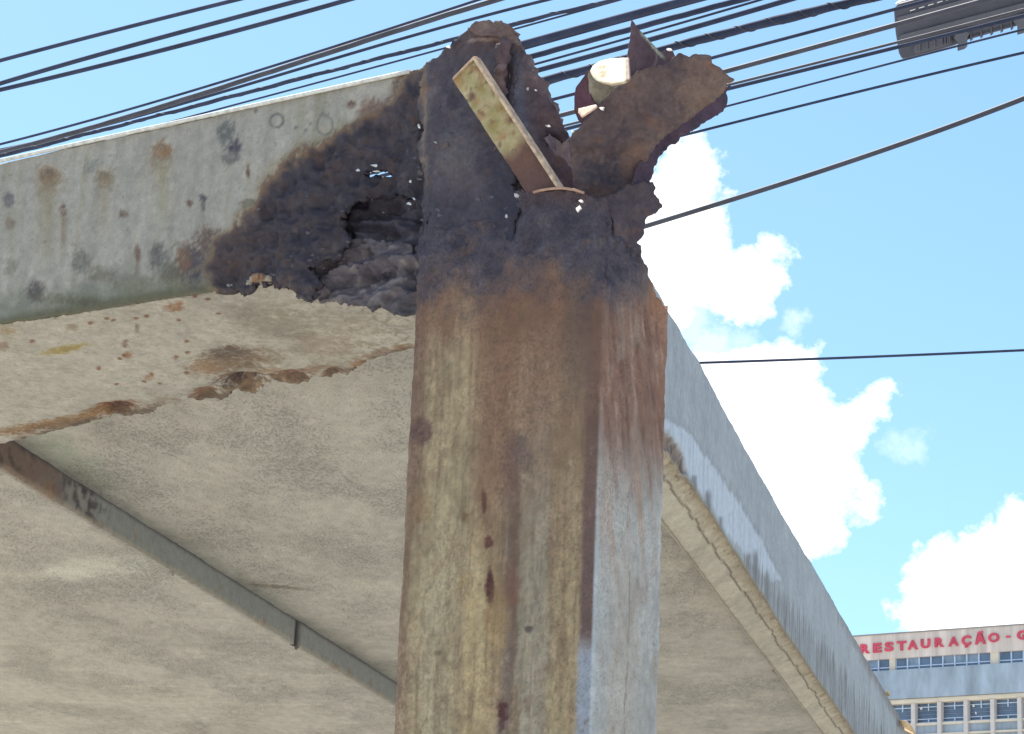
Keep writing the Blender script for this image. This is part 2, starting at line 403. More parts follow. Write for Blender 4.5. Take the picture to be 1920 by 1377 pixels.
# ------------------------------------------------------------------ canopy roof
roof = empty('canopy_roof', (C0[0], C0[1], ZB), 'weathered grey canopy roof seen from below, its near corner eaten away by rust', 'canopy')
CORR = [(800, 118), (770, 152), (735, 200), (690, 225), (650, 250), (610, 270), (560, 292), (520, 330), (497, 350), (480, 392), (440, 425), (415, 452), (385, 500), (402, 533), (440, 560), (800, 640), (1100, 640), (1100, 0), (860, 0)]
def col_end(X, Y, V):
    p_ = Paint(X, Y, V, (170, 163, 153))
    s_ = (V - C0) @ u; z = V[:, 2]
    SV = np.column_stack([s_ * 30, z * 1.6, 0 * z])
    st = fbm(SV, 1, 3, 9)
    p_.mul(1 + .12 * st + .06 * p_.n3 + .05 * p_.n2 + .05 * p_.n4)
    p_.mix(sst(.1, .6, fbm(SV, 1.3, 3, 12)) * .55, (150, 144, 122)); p_.mix(sst(.15, .6, fbm(SV * [2.5, 1, 1], 1.3, 3, 13)) * .35, (176, 174, 166))
    low = ZB + .05 + .05 * p_.n1
    p_.mix(sst(low + .035, low - .03, z) * .55, (112, 116, 100))
    p_.mix(sst(ZB + .022 + .012 * p_.n1, ZB + .004, z) * .75, (96, 92, 70))
    for x, y, rx, ry, c, k in [(305, 283, 15, 17, ORANGE, .9), (300, 300, 22, 30, (140, 120, 96), .5), (92, 330, 15, 16, BROWN, .8), (92, 340, 26, 30, (148, 124, 96), .5), (196, 335, 17, 20, (130, 110, 84), .7),
                               (425, 250, 17, 26, (98, 98, 96), .75), (440, 275, 12, 13, DARK, .85), (432, 297, 20, 12, (104, 102, 98), .7), (170, 315, 12, 16, (120, 122, 116), .5),
                               (355, 382, 6, 7, BROWN, .8), (380, 372, 7, 7, DARK, .8), (381, 384, 4, 12, DARK, .55), (466, 322, 4, 14, BROWN, .85), (18, 375, 9, 14, DARK, .5), (18, 420, 9, 10, BROWN, .6), (119, 394, 7, 10, BROWN, .75),
                               (232, 402, 8, 7, BROWN, .7), (150, 488, 17, 22, (108, 106, 98), .7), (295, 482, 15, 28, (98, 92, 90), .75), (258, 474, 6, 13, BROWN, .7), (66, 546, 16, 20, (90, 82, 80), .8),
                               (190, 515, 26, 16, (118, 110, 96), .6), (20, 500, 12, 16, (116, 112, 100), .5), (348, 474, 16, 20, (120, 96, 82), .6), (362, 496, 22, 34, (92, 78, 76), .85), (335, 520, 34, 22, (112, 104, 84), .7),
                               (395, 455, 26, 28, (112, 92, 78), .7), (660, 196, 8, 8, BROWN, .8), (715, 214, 38, 26, (118, 92, 86), .85), (760, 178, 26, 40, (104, 78, 72), .85), (690, 200, 16, 22, (126, 96, 88), .6),
                               (150, 565, 40, 8, (84, 76, 62), .6), (480, 208, 5, 5, DARK, .5), (555, 240, 4, 4, DARK, .5), (575, 245, 4, 4, DARK, .5), (465, 383, 15, 8, (112, 106, 96), .6)]:
        p_.blob(x, y, rx, ry, c, k)
    for x, y, w, ln, c, k in [(92, 335, 13, 190, (142, 130, 100), .5), (305, 300, 14, 170, (150, 140, 108), .45), (196, 345, 12, 120, (145, 132, 106), .4), (119, 398, 5, 110, (132, 112, 84), .55), (75, 345, 7, 220, (146, 136, 110), .35),
                              (18, 390, 8, 130, (132, 128, 108), .4), (240, 310, 9, 200, (148, 148, 138), .4), (380, 380, 5, 60, (120, 110, 98), .4), (258, 480, 4, 50, BROWN, .4)]:
        p_.drip(x, y, w, ln, c, k)
    p_.blob(372, 500, 34, 30, (82, 76, 84), .9); p_.blob(345, 490, 14, 22, (132, 98, 76), .7); p_.blob(400, 470, 26, 34, (100, 84, 78), .8); p_.blob(320, 510, 20, 14, (104, 98, 88), .7); p_.blob(250, 535, 40, 16, (122, 118, 100), .6); p_.blob(130, 560, 60, 10, (112, 110, 92), .6)
    p_.ring(518, 226, 13, 13, (96, 96, 92), .8); p_.ring(608, 234, 14, 19, (104, 104, 98), .65); p_.ring(612, 205, 6, 14, (110, 108, 100), .5); p_.ring(335, 470, 14, 14, (110, 106, 98), .4); p_.ring(468, 384, 12, 9, (110, 96, 84), .6)
    sp = fbm(V, 120, 2, 31); p_.mix(sst(.42, .55, sp) * .45 * sst(-.3, .5, p_.n3 + .2), (112, 104, 92))
    d = sdf(X, Y, CORR) + p_.n1 * 20 + p_.n2 * 9
    hl = d + p_.n4 * 14 + p_.n3 * 14; p_.mix(sst(-26, -3, hl) * .55, (142, 126, 98)); p_.mix(sst(-9, 2, hl) * .8, (116, 90, 72)); mk = sst(-3, 9, d)
    p_.mix(mk, DARK)
    rr_ = fbm(V, 34, 4, 41)
    p_.mix(mk * sst(.0, .5, rr_), (96, 80, 78)); p_.mix(mk * sst(0, .55, -rr_) * .9, DARK2); p_.mix(mk * sst(.35, .6, fbm(V, 55, 3, 44)) * .8, (128, 108, 98))
    p_.mix(mk * sst(.25, .55, fbm(V, 18, 2, 45)) * .5, (104, 78, 70))
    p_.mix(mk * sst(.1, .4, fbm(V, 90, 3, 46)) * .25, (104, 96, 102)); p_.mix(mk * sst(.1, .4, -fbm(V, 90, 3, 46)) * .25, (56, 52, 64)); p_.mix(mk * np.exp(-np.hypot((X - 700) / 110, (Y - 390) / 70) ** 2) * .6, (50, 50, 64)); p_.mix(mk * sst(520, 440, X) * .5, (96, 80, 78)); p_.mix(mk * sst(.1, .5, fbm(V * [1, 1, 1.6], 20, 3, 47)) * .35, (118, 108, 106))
    return np.hstack([p_.out(K_F * 1.15), mk[:, None]])
def dis_end(X, Y, V):
    n1 = fbm(V, 22, 4, 3)
    d = sdf(X, Y, CORR) + n1 * 20
    mk = sst(-4, 22, d)
    sm = fbm(V, 9, 2, 8) * .0025 + fbm(V, 60, 3, 8) * .0005
    ring_ = 0
    for x, y, r_ in [(518, 226, 13), (608, 234, 16), (305, 283, 13), (92, 330, 14), (196, 335, 14), (335, 470, 14), (468, 384, 10)]:
        e = np.hypot(X - x, Y - y) / r_; ring_ = ring_ - np.exp(-((e - 1) / .3) ** 2) * .0016 + np.exp(-(e / .7) ** 2) * .001
    rock = (ridge(V, 14, 4, 2) - .5) * .02 + (ridge(V, 34, 4, 5) - .5) * .011 + fbm(V, 80, 4, 3) * .007 + fbm(V, 6, 2, 4) * .02 - .012
    cav = np.exp(-(np.hypot((X - 700) / 110, (Y - 400) / 90)) ** 2) * -.03
    return sm + ring_ + mk * (rock + cav) + np.exp(-((d + 2) / 9) ** 2) * .003
zt = 3.279
endpoly = [proj(ab(3.4, 0, zt))[0:2], proj(ab(1.3, 0, zt - .004))[0:2]]
endpoly = [(float(a[0]), float(b[0])) for a, b in endpoly]
endpoly += [(0, 308), (185, 266), (395, 219), (600, 172), (790, 130), (815, 122), (970, 100), (958, 450), (800, 500), (700, 560), (610, 570), (585, 564), (558, 553), (530, 534), (505, 528), (482, 524), (462, 538), (447, 545), (430, 537), (200, 575), (0, 606)]
q = proj(ab(3.4, 0, ZB)); endpoly.append((float(q[0][0]), float(q[1][0])))
fas = sheet('fascia_plate', endpoly, C0 + NZ * 3.1, NF, .0032, .012, M_PAINT, roof, col_end, dis_end, rag=lambda o: np.where(o[:, 1] > .15, .0003, .002), ragf=40,
            holes=[[(664, 313), (700, 305), (716, 318), (690, 324), (668, 324)],
                   [(640, 372), (690, 350), (750, 356), (772, 380), (790, 600), (700, 606), (575, 566), (590, 525), (566, 500), (612, 470), (640, 440), (618, 405)]], seed=5)
fas['label'] = 'grey painted end fascia, rusted through beside the column'
# bead along the top edge, coloured pale to paint its sunlit gleam
bead = [ab(a, -.004, zt - .0005) for a in np.linspace(3.4, .2, 90)]
tube('top_edge', bead, .0038, plain('sunlit_pale_edge', (.62, .60, .56), .5, .25, 90.), roof, 10)
# top flange behind the fascia
M_EDGE = plain('grey_roof_paint', (.34, .33, .31), .7, .25, 12.)
box('top_flange', ab(.32, .012, 3.262), u * 3.0, v * .16, NZ * .006, M_EDGE, roof)

# rubble of old steel inside the rotted end beam
def col_in(X, Y, V):
    p_ = Paint(X, Y, V, (74, 70, 82))
    r1 = fbm(V * [1, 1, 2.0], 26, 4, 51)
    p_.mix(sst(0, .5, r1) * .8, (92, 86, 96))
    m_ = sst(430, 470, Y + p_.n1 * 26)
    p_.mix(m_ * .8, (106, 98, 104)); p_.mix(m_ * sst(.05, .5, r1), (136, 128, 128)); p_.mix(m_ * sst(.0, .45, -r1), (66, 62, 72))
    p_.mix(sst(560, 585, Y + p_.n1 * 12) * .6, (84, 82, 88))
    return p_.out(1.0)
def dis_in(X, Y, V): return (ridge(V * [1, 1, 2.4], 10, 4, 61) - .5) * .05 + fbm(V, 40, 4, 62) * .010 + sst(440, 480, Y) * .025
sheet('inner_steel', [(500, 352), (640, 342), (760, 345), (860, 330), (860, 604), (770, 594), (700, 584), (640, 572), (590, 566), (556, 552), (500, 520)], C0 - NF * .085 + NZ * 3.1, NF, .0035, .006, M_RUST, roof, col_in, dis_in, rag=.012, seed=9)
# layers of flaking scale hanging in the opening
def col_scale(X, Y, V):
    p_ = Paint(X, Y, V, (98, 90, 96)); r1 = fbm(V * [1, 1, 2], 30, 4, 71)
    p_.mix(sst(0, .5, r1), (140, 130, 128)); p_.mix(sst(0, .5, -r1), (66, 60, 68)); return p_.out(1.)
def dis_scale(X, Y, V): return fbm(V * [1, 1, 2.5], 20, 4, 73) * .022
for k, (pl, dd_) in enumerate([([(636, 445), (700, 452), (772, 462), (778, 500), (730, 512), (690, 500), (660, 520), (640, 480)], .045),
                               ([(600, 500), (650, 512), (700, 535), (778, 540), (778, 572), (700, 556), (630, 548), (590, 536)], .06),
                               ([(600, 540), (680, 556), (780, 562), (780, 588), (700, 576), (615, 562)], .07),
                               ]):
    s_ = sheet('loose_scale', pl, C0 - NF * dd_ + NZ * 3.05, NF + np.array([0, 0, -.25]), .0035, .004, M_RUST, roof, col_scale, dis_scale, rag=.014, ragf=45, seed=20 + k)

# soffit plates (horizontal, at ZB)
def col_soff(X, Y, V):
    p_ = Paint(X, Y, V, (182, 174, 160))
    p_.mul(1 + .07 * p_.n3 + .06 * p_.n1 + .04 * p_.n2)
    ex = sst(430, 760, X) * .5 + .2
    lines = sst(.55, .75, ridge(V, 34, 3, 81)); p_.mix(lines * ex * .8, (136, 122, 104)); p_.mix(sst(.05, .35, fbm(V, 48, 3, 85)) * ex * .45, (148, 132, 112)); p_.mix(sst(.1, .4, -fbm(V, 40, 3, 86)) * ex * .45, (208, 200, 184))
    p_.mix(sst(0, .5, fbm(V, 12, 3, 82)) * ex * .6, (152, 142, 126))
    for x, y, rx, ry, c, k, a in [(440, 680, 75, 26, (122, 100, 78), .85, -6), (430, 665, 40, 14, (96, 78, 68), .6, 0), (520, 605, 95, 34, (146, 134, 118), .7, 10), (385, 690, 30, 14, (150, 120, 92), .7, 0), (610, 650, 60, 24, (158, 140, 120), .6, 0),
                                  (325, 577, 16, 8, ORANGE, .85, 0), (335, 570, 8, 6, (150, 96, 62), .7, 0), (195, 572, 20, 5, (130, 90, 66), .7, 0), (120, 656, 42, 6, (160, 140, 84), .95, -11),
                                  (240, 665, 8, 6, ORANGE, .8, 0), (235, 645, 6, 5, BROWN, .6, 0), (280, 708, 8, 5, ORANGE, .6, 0), (750, 652, 14, 6, ORANGE, .7, 0), (135, 614, 10, 7, (140, 122, 100), .7, 0), (257, 617, 5, 9, (126, 108, 90), .7, 0),
                                  (480, 522, 40, 9, (140, 96, 70), .7, -5), (545, 535, 22, 8, (150, 104, 74), .8, 5), (15, 620, 16, 10, (150, 130, 96), .6, 0), (5, 648, 10, 8, (130, 100, 80), .6, 0),
                                  (430, 652, 12, 5, (90, 66, 56), .6, 0), (660, 610, 40, 20, (160, 146, 128), .5, 0)]:
        p_.blob(x, y, rx, ry, c, k, a)
    for x, y in [(167, 583), (200, 596), (212, 600), (275, 592), (255, 598), (170, 605), (352, 662), (350, 640), (285, 702), (300, 718), (270, 715), (335, 600), (365, 555), (330, 670), (350, 700), (225, 672), (233, 665), (218, 720), (60, 640), (185, 690), (390, 560), (410, 588)]:
        p_.blob(x, y, 5, 3.2, (128, 92, 68), .85, 0, .3, .2)
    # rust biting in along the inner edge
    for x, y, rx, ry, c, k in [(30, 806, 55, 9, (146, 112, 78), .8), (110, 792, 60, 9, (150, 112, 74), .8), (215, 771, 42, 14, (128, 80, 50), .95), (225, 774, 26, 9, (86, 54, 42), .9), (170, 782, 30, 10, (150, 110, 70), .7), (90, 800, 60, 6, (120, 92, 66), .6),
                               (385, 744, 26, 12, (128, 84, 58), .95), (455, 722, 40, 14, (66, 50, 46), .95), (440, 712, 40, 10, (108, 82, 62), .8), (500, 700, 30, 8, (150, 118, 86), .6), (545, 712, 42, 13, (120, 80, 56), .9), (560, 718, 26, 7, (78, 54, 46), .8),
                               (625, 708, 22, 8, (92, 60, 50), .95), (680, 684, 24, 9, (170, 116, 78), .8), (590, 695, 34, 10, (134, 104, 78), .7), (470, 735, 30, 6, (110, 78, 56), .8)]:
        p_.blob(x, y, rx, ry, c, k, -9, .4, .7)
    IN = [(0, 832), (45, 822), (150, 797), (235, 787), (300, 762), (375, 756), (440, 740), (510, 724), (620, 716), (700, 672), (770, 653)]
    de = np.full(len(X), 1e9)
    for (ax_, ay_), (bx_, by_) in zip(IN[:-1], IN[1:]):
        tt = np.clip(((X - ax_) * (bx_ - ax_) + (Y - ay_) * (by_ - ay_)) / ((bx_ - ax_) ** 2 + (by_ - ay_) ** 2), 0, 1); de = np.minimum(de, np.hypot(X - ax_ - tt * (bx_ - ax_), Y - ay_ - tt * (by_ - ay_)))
    p_.mix(sst(15, 2, de + p_.n1 * 22 + p_.n2 * 10 + p_.n3 * 14) * .6 * sst(-60, 30, X), (136, 112, 88)); p_.mix(sst(9, 1, de + p_.n2 * 10 + p_.n3 * 18 + 2) * .6, (92, 78, 66)); cr_ = sst(.8, .93, ridge(V * [1, 1.4, 1], 24, 4, 83)); p_.mix(cr_ * sst(70, 10, de + p_.n3 * 30) * .6, (104, 86, 70)); p_.mix(cr_ * sst(560, 800, X) * .4, (120, 106, 90)); p_.mix(sst(.1, .4, fbm(V, 26, 4, 84)) * sst(380, 520, X) * .4, (206, 196, 176))  # brown line along the inner edge: rust, darkened to paint a shadow gap
    return p_.out(K_S)
def dis_soff(X, Y, V):
    r = fbm(V, 11, 3, 91) * .004 + fbm(V, 50, 3, 92) * .0018 + (ridge(V, 30, 3, 81) - .6) * .002
    e = 0
    for x, y, w, dpt in [(215, 773, 45, .02), (385, 745, 26, .016), (455, 722, 42, .03), (545, 714, 42, .02), (625, 708, 22, .018), (440, 680, 60, .006)]:
        e = e + np.exp(-((X - x) / w) ** 2 - ((Y - y) / 14) ** 2) * dpt
    return r - e + sst(400, 800, X) * fbm(V, 26, 3, 93) * .004
sofpoly = [(0, 612), (200, 581), (430, 543), (445, 548), (480, 522), (530, 531), (565, 548), (590, 563), (640, 566), (700, 577), (775, 584), (900, 600), (960, 640), (1000, 700), (940, 690), (770, 653), (700, 672), (665, 690), (650, 708), (620, 718), (590, 712), (560, 728),
           (510, 724), (480, 742), (440, 738), (415, 752), (375, 757), (350, 748), (300, 762), (285, 774), (235, 788), (215, 784), (150, 797), (90, 812), (45, 822), (0, 832)]
b_ = proj(ab(2.6, .66, ZB)); c_ = proj(ab(2.6, 0.012, ZB)); sofpoly += [(float(b_[0][0]), float(b_[1][0])), (float(c_[0][0]), float(c_[1][0]))]
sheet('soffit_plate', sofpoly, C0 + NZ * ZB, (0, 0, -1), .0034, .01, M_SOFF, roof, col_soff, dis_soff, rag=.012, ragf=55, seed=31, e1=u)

# ceiling panels between the beams
A_RIB = 1.52; Z1 = ZB + .05; Z2 = ZB - .021
def mk_col_slab(side):
    def f(X, Y, V):
        p_ = Paint(X, Y, V, (178, 170, 156))
        a_ = (V - C0) @ NR; b2 = (V - C0) @ v
        st = fbm(np.column_stack([(V @ u) * .9, (V @ v) * 2.6, 0 * X]), 1, 5, 101)
        p_.mul(1 + .05 * st + .03 * fbm(V, 1.7, 3, 102) + .03 * p_.n1)
        p_.mix(sst(.0, .6, fbm(V, 2.2, 5, 103)) * .5, (160, 152, 137)); p_.mix(sst(.1, .45, fbm(V * [1, .5, 1], 9, 4, 106)) * .25, (156, 150, 137)); p_.mix(sst(.2, .5, fbm(V * [1, .5, 1], 13, 4, 107)) * .3, (192, 186, 172))
        p_.mix(sst(.1, .5, fbm(np.column_stack([(V @ u) * 1.3, (V @ v) * 5, 0 * X]), 1, 4, 104)) * .4, (194, 186, 168))
        if side == 1:
            p_.blob(130, 860, 90, 26, (158, 160, 140), .8, 30, .6, .3)
            p_.blob(520, 1100, 60, 3.5, (140, 132, 112), .9, 5, .3, .1)
            p_.blob(1300, 1080, 160, 40, (186, 174, 154), .4, 50, .5, .3)
        else:
            p_.blob(200, 1064, 110, 26, (196, 190, 174), .8, -6, .3, .2); p_.blob(120, 1070, 40, 8, (202, 196, 180), .7, 0, .3, .2)
            p_.mix(sst(.35, .6, fbm(np.column_stack([(V @ u) * 2, (V @ v) * 16, 0 * X]), 1, 3, 105)) * .6, (204, 196, 178))
        return p_.out(K_SL)
    return f
def dis_slab(X, Y, V): return fbm(V, 3, 3, 111) * .006 + fbm(V, 30, 3, 112) * .0015
WA = lambda L: [ab(*q) for q in L]
sheet('ceiling_panel', WA([(-.0 + .06, .4, Z1), (A_RIB + .012, .4, Z1), (A_RIB + .012, 11.8, Z1), (.06, 11.8, Z1)]), ab(.8, 3, Z1), (0, 0, -1), .012, .05, M_SLAB, roof, mk_col_slab(1), dis_slab, e1=u, world_poly=True)
sheet('ceiling_panel', WA([(A_RIB + .012, .86, Z2), (3.4, .86, Z2), (3.4, 11.8, Z2), (A_RIB + .012, 11.8, Z2)]), ab(2.4, 3, Z2), (0, 0, -1), .012, .05, M_SLAB, roof, mk_col_slab(2), dis_slab, rag=lambda o: np.full(len(o), .004), ragf=30, e1=u, world_poly=True)
def col_rib(X, Y, V):
    p_ = Paint(X, Y, V, (134, 136, 132)); b2 = (V - C0) @ v - .51; z = V[:, 2]
    p_.mul(1 + .06 * p_.n1)
    p_.mix(sst(1.35, .95, b2 + p_.n3 * .25) * .85, (108, 86, 76)); p_.mix(sst(1.4, 1.2, b2) * sst(.1, .4, fbm(V, 25, 3, 121)) * .8, (74, 62, 62))
    p_.mix(np.exp(-((b2 - 1.27) / .13) ** 2) * sst(-.1, .3, fbm(V, 35, 3, 122)) * .9, (62, 54, 58))
    sp = sst(.28, .5, fbm(np.column_stack([b2 * 9, z * 9, 0 * z]), 1, 2, 123)); p_.mix(sp * sst(Z2 + .05, Z2 + .01, z) * .8, (128, 98, 76))
    p_.mix(sst(Z2 + .012 + .01 * p_.n1, Z2, z) * .5, (176, 160, 136))
    p_.mix(np.exp(-((b2 - 2.95) / .02) ** 2), (44, 40, 44)); p_.mix(sst(Z1 - .012, Z1, z) * .7, (70, 66, 68))  # last mix paints the shadow line along the rib's upper edge
    return p_.out(1.0)
sheet('ceiling_rib', WA([(A_RIB, .60, Z2 - .004), (A_RIB, 11.8, Z2 - .004), (A_RIB, 11.8, Z1 + .01), (A_RIB, .60, Z1 + .01)]), ab(A_RIB, 1, Z2), NR, (.012, .004), .012, M_PAINT, roof, col_rib,
      lambda X, Y, V: fbm(V, 30, 3, 125) * .0025 - .008 * np.exp(-(((V - C0) @ v - 3.46) / .02) ** 2), world_poly=True, rag=.0025, ragf=40)

# side beam: fascia and its narrow soffit
SP = [(1704, 1375, 3.371), (1650, 1281, 0), (1609, 1210, 0), (1532, 1076, 0), (1467, 967, 0), (1378, 807, 0), (1313, 684, 0), (1250, 580, 0), (1062, 243, 0), (1030, 180, 0), (1004, 128, 0), (985, 92, 0), (968, 66, 0)]
sidep = [tuple(float(t_[0]) for t_ in proj(ab(0, 12, 3.36)))] + [(x, y) for x, y, _ in SP] + [(945, 80), (950, 300), (962, 450)]
sidep += [(1180, 740), (1250, 850), (1289, 900), (1330, 957), (1396, 1062), (1473, 1185), (1532, 1273), (1586, 1350)]
for b2, z_ in [(8, 2.984), (12, 2.985)]:
    q = proj(ab(0, b2, z_)); sidep.append((float(q[0][0]), float(q[1][0])))
SB_PX = [(1180, 740), (1250, 850), (1289, 900), (1330, 957), (1396, 1062), (1473, 1185), (1532, 1273), (1586, 1350)]
_sb = np.array([onpl(C0, NR, *q) for q in SB_PX]); SB_B = np.r_[(_sb - C0) @ v, 12]; SB_Z = np.r_[_sb[:, 2], 2.985]
zlow = lambda b: np.interp(b, SB_B, SB_Z)
def col_side(X, Y, V):
    p_ = Paint(X, Y, V, (158, 162, 166)); b2 = (V - C0) @ v; z = V[:, 2]; h = z - 2.975
    SV = np.column_stack([b2 * 14, z * 2.2, 0 * z]); st = fbm(SV, 1, 4, 131)
    p_.mul(1 + .05 * st + .06 * p_.n3 + .05 * fbm(V, 40, 3, 133) + .05 * fbm(V, 14, 3, 139))
    far = sst(2.5, 7, b2)
    p_.mix(sst(.0, .5, fbm(SV * [.6, 1, 1], 1.6, 3, 132)) * (.15 + .3 * far), (122, 124, 128))
    # white paint patch low on the near length
    WP = [(1240, 775), (1250, 784), (1285, 806), (1330, 862), (1385, 944), (1425, 1010), (1465, 1088), (1440, 1092), (1415, 1062), (1400, 1046), (1372, 1010), (1352, 985), (1330, 942), (1300, 905), (1285, 884), (1280, 852), (1262, 822), (1240, 800)]
    dw = sdf(X, Y, WP) + p_.n1 * 8 + p_.n4 * 4
    p_.mix(sst(-2, 4, dw) * (1 - .45 * sst(.0, .4, fbm(SV * [2, .5, 1], 2, 3, 138))) * .85, (190, 198, 210))
    p_.mix(np.exp(-((dw + 3) / 3) ** 2) * sst(40, -40, Y - X * 1.6 + 1230) * .35, (130, 132, 138))
    # broken, dirty patch beside the column
    dk = sdf(X, Y, [(1240, 806), (1262, 822), (1281, 852), (1288, 888), (1270, 886), (1240, 870)]) + p_.n1 * 6
    p_.mix(sst(-3, 3, dk) * .85, (122, 104, 92)); p_.mix(sst(-3, 3, dk) * sst(.05, .3, fbm(SV * [3, .4, 1], 2, 3, 140)) * .9, (82, 68, 64))
    for x_, y_, l_ in [(1328, 940, 26), (1416, 1064, 40), (1300, 902, 14), (1404, 1052, 20), (1438, 1094, 30), (1352, 978, 12)]:
        p_.mix(np.exp(-((X - x_ + p_.n1 * 3) / 4.5) ** 2) * sst(y_ - l_, y_ - l_ * .4, Y) * .75, (104, 100, 100))
    # grime creeping up in streaks along the far length
    GR = [(1400, 1050), (1440, 1085), (1490, 1150), (1560, 1240), (1625, 1330), (1660, 1385), (1800, 1600), (1640, 1600), (1570, 1377), (1500, 1240), (1440, 1150)]
    fs = fbm(np.column_stack([b2 * 34, z * 4, 0 * z]), 1, 4, 135)
    dg = sdf(X, Y, GR) + fs * 34 + p_.n1 * 10
    p_.mix(sst(-14, 10, dg) * (.35 + .5 * sst(-.1, .35, fs)), (116, 112, 110)); p_.mix(sst(-4, 20, dg) * sst(.1, .4, fs) * .7, (84, 80, 80))
    p_.mix(sst(.012, .0, h - .004 * p_.n1 - (zlow(b2) - 2.975)) * .7, (134, 120, 98))
    p_.mix(sst(1080, 1250, Y) * sst(26, 4, np.abs(Y - 1210 - (X - 1609) * 1.75) + p_.n1 * 14 + fs * 20) * .65, (112, 98, 92))
    d = sst(1.15, .9, b2 + p_.n3 * .2)
    p_.mix(d, (98, 78, 80)); p_.mix(d * sst(.05, .5, fbm(V, 30, 4, 136)) * .9, (126, 108, 108)); p_.mix(d * sst(0, .5, -fbm(V, 30, 4, 136)) * .9, (70, 58, 64)); p_.mix(d * sst(.3, .6, fbm(V, 60, 3, 137)), (146, 118, 98))
    return p_.out(K_B)
def dis_side(X, Y, V):
    b2 = (V - C0) @ v; h = V[:, 2] - zlow(b2)
    r = fbm(V, 5, 3, 141) * .005 + fbm(V, 40, 3, 142) * .0012
    dk = sdf(X, Y, [(1240, 806), (1262, 822), (1281, 852), (1288, 888), (1270, 886), (1240, 870)])
    r = r - sst(-4, 6, dk + fbm(V, 22, 4, 3) * 6) * (.012 + .012 * fbm(V, 50, 3, 146))
    d = sst(1.15, .85, b2); r = r + d * (fbm(V, 18, 4, 144) * .018 + (ridge(V, 25, 3, 145) - .5) * .012)
    return r
sheet('side_fascia', sidep, C0 + NZ * 3.1, NR, (.009, .0045), .014, M_PAINT, roof, col_side, dis_side, rag=.0012, ragf=30, seed=41)
def col_ss(X, Y, V):
    p_ = Paint(X, Y, V, (188, 178, 160)); b2 = (V - C0) @ v; a_ = ((V - C0) @ NF) / (u @ NF + 1e-9) if False else -((V - C0) @ NR) / .9413
    p_.mul(1 + .07 * p_.n1 + .05 * p_.n3)
    e = a_ + p_.n1 * .02
    p_.mix(sst(.045, .005, e) * .6, (156, 138, 110)); cr2 = sst(.75, .92, ridge(V, 34, 4, 156)); p_.mix(cr2 * sst(.055, .01, e) * .8, (100, 86, 68)); p_.mix(sst(.012, .0, e) * .5, (120, 104, 84)); p_.mix(cr2 * sst(1.9, 1.4, b2) * .5, (110, 92, 72)); p_.mix(sst(.004, .0015, np.abs(a_ - (.108 - .0021 * b2) + .003)) * .6, (112, 98, 80))
    cr = np.abs(a_ - .038 - .014 * fbm(np.column_stack([b2 * 5, 0 * b2, 0 * b2]), 1, 4, 151)); p_.mix(sst(.0035, .0012, cr) * .8, (96, 82, 66))
    p_.mix(sst(.3, .6, fbm(V, 30, 4, 152)) * .5, (146, 128, 102))
    return p_.out(K_S)
def bend_ss(X, Y, V):
    b2 = (V - C0) @ v; a_ = -((V - C0) @ NR) / .9413
    o = np.zeros_like(V); o[:, 2] = (zlow(b2) + .001 - (ZB + .015)) * np.clip(1 - a_ / .09, 0, 1); return o
sheet('side_soffit', WA([(.004, .9, ZB + .015), (.004, 11.9, ZB + .015), (.086, 11.9, ZB + .015), (.108, .9, ZB + .015)]), ab(0, 2, ZB + .015), (0, 0, -1), (.0045, .009), .03, M_SOFF, roof, col_ss,
      lambda X, Y, V: fbm(V, 20, 3, 153) * .004 + fbm(V, 60, 3, 154) * .0025 + sst(.02, 0, -((V - C0) @ NR)) * fbm(V, 40, 3, 155) * .008, bend_ss, rag=.0015, ragf=40, e1=NR, world_poly=True, seed=43)
# roof deck on top
prism('roof_deck', WA([(.03, .18, ZB + .105), (3.38, .18, ZB + .105), (3.38, 11.9, ZB + .105), (.03, 11.9, ZB + .105)]), (0, 0, .03), M_EDGE, roof)

box('side_fascia', ab(3.4, 0, ZB), v * 12, u * .012, NZ * .325, M_EDGE, roof)
box('fascia_plate', ab(0, 12.0, ZB), u * 3.41, v * .012, NZ * .325, M_EDGE, roof)

# ------------------------------------------------------------------ steel column
colm = empty('steel_column', (B0[0], B0[1], 0), 'rust streaked square steel column standing at the roof corner, its top torn open', 'column')
CW, CD = .359, .205
Uc, Dc = u, -NF                                       # along the front face to the left / back
CENT = B0 + Uc * CW / 2 + Dc * CD / 2
per = []                                              # perimeter: front face from left to right, right side, back, left side
def corner(cx, cy, a0, a1, r=.013, k=5):
    for i in range(k + 1):
        t_ = radians(a0 + (a1 - a0) * i / k); per.append((cx + r * cos(t_), cy + r * sin(t_)))
R_ = .013                                             # local axes: x to the right along the front (-u), y to the back
def seg(x0, y0, x1, y1, st):
    k = max(1, int(hypot(x1 - x0, y1 - y0) / st))
    for i in range(1, k): per.append((x0 + (x1 - x0) * i / k, y0 + (y1 - y0) * i / k))
corner(-CW + R_, R_, 180, 270); seg(-CW + R_, 0, -R_, 0, .0033)
corner(-R_, R_, 270, 360); seg(0, R_, 0, CD - R_, .0033)
corner(-R_, CD - R_, 0, 90); seg(-R_, CD, -CW + R_, CD, .01); corner(-CW + R_, CD - R_, 90, 180); seg(-CW, CD - R_, -CW, R_, .008)
per = np.array(per); NP = len(per)
nx_ = np.roll(per, -1, 0) - np.roll(per, 1, 0); nrm = np.column_stack([nx_[:, 1], -nx_[:, 0]]); nrm /= np.linalg.norm(nrm, axis=1)[:, None]
Wp = B0 + per[:, :1] * (-Uc) + per[:, 1:] * Dc
Wn = nrm[:, :1] * (-Uc) + nrm[:, 1:] * Dc
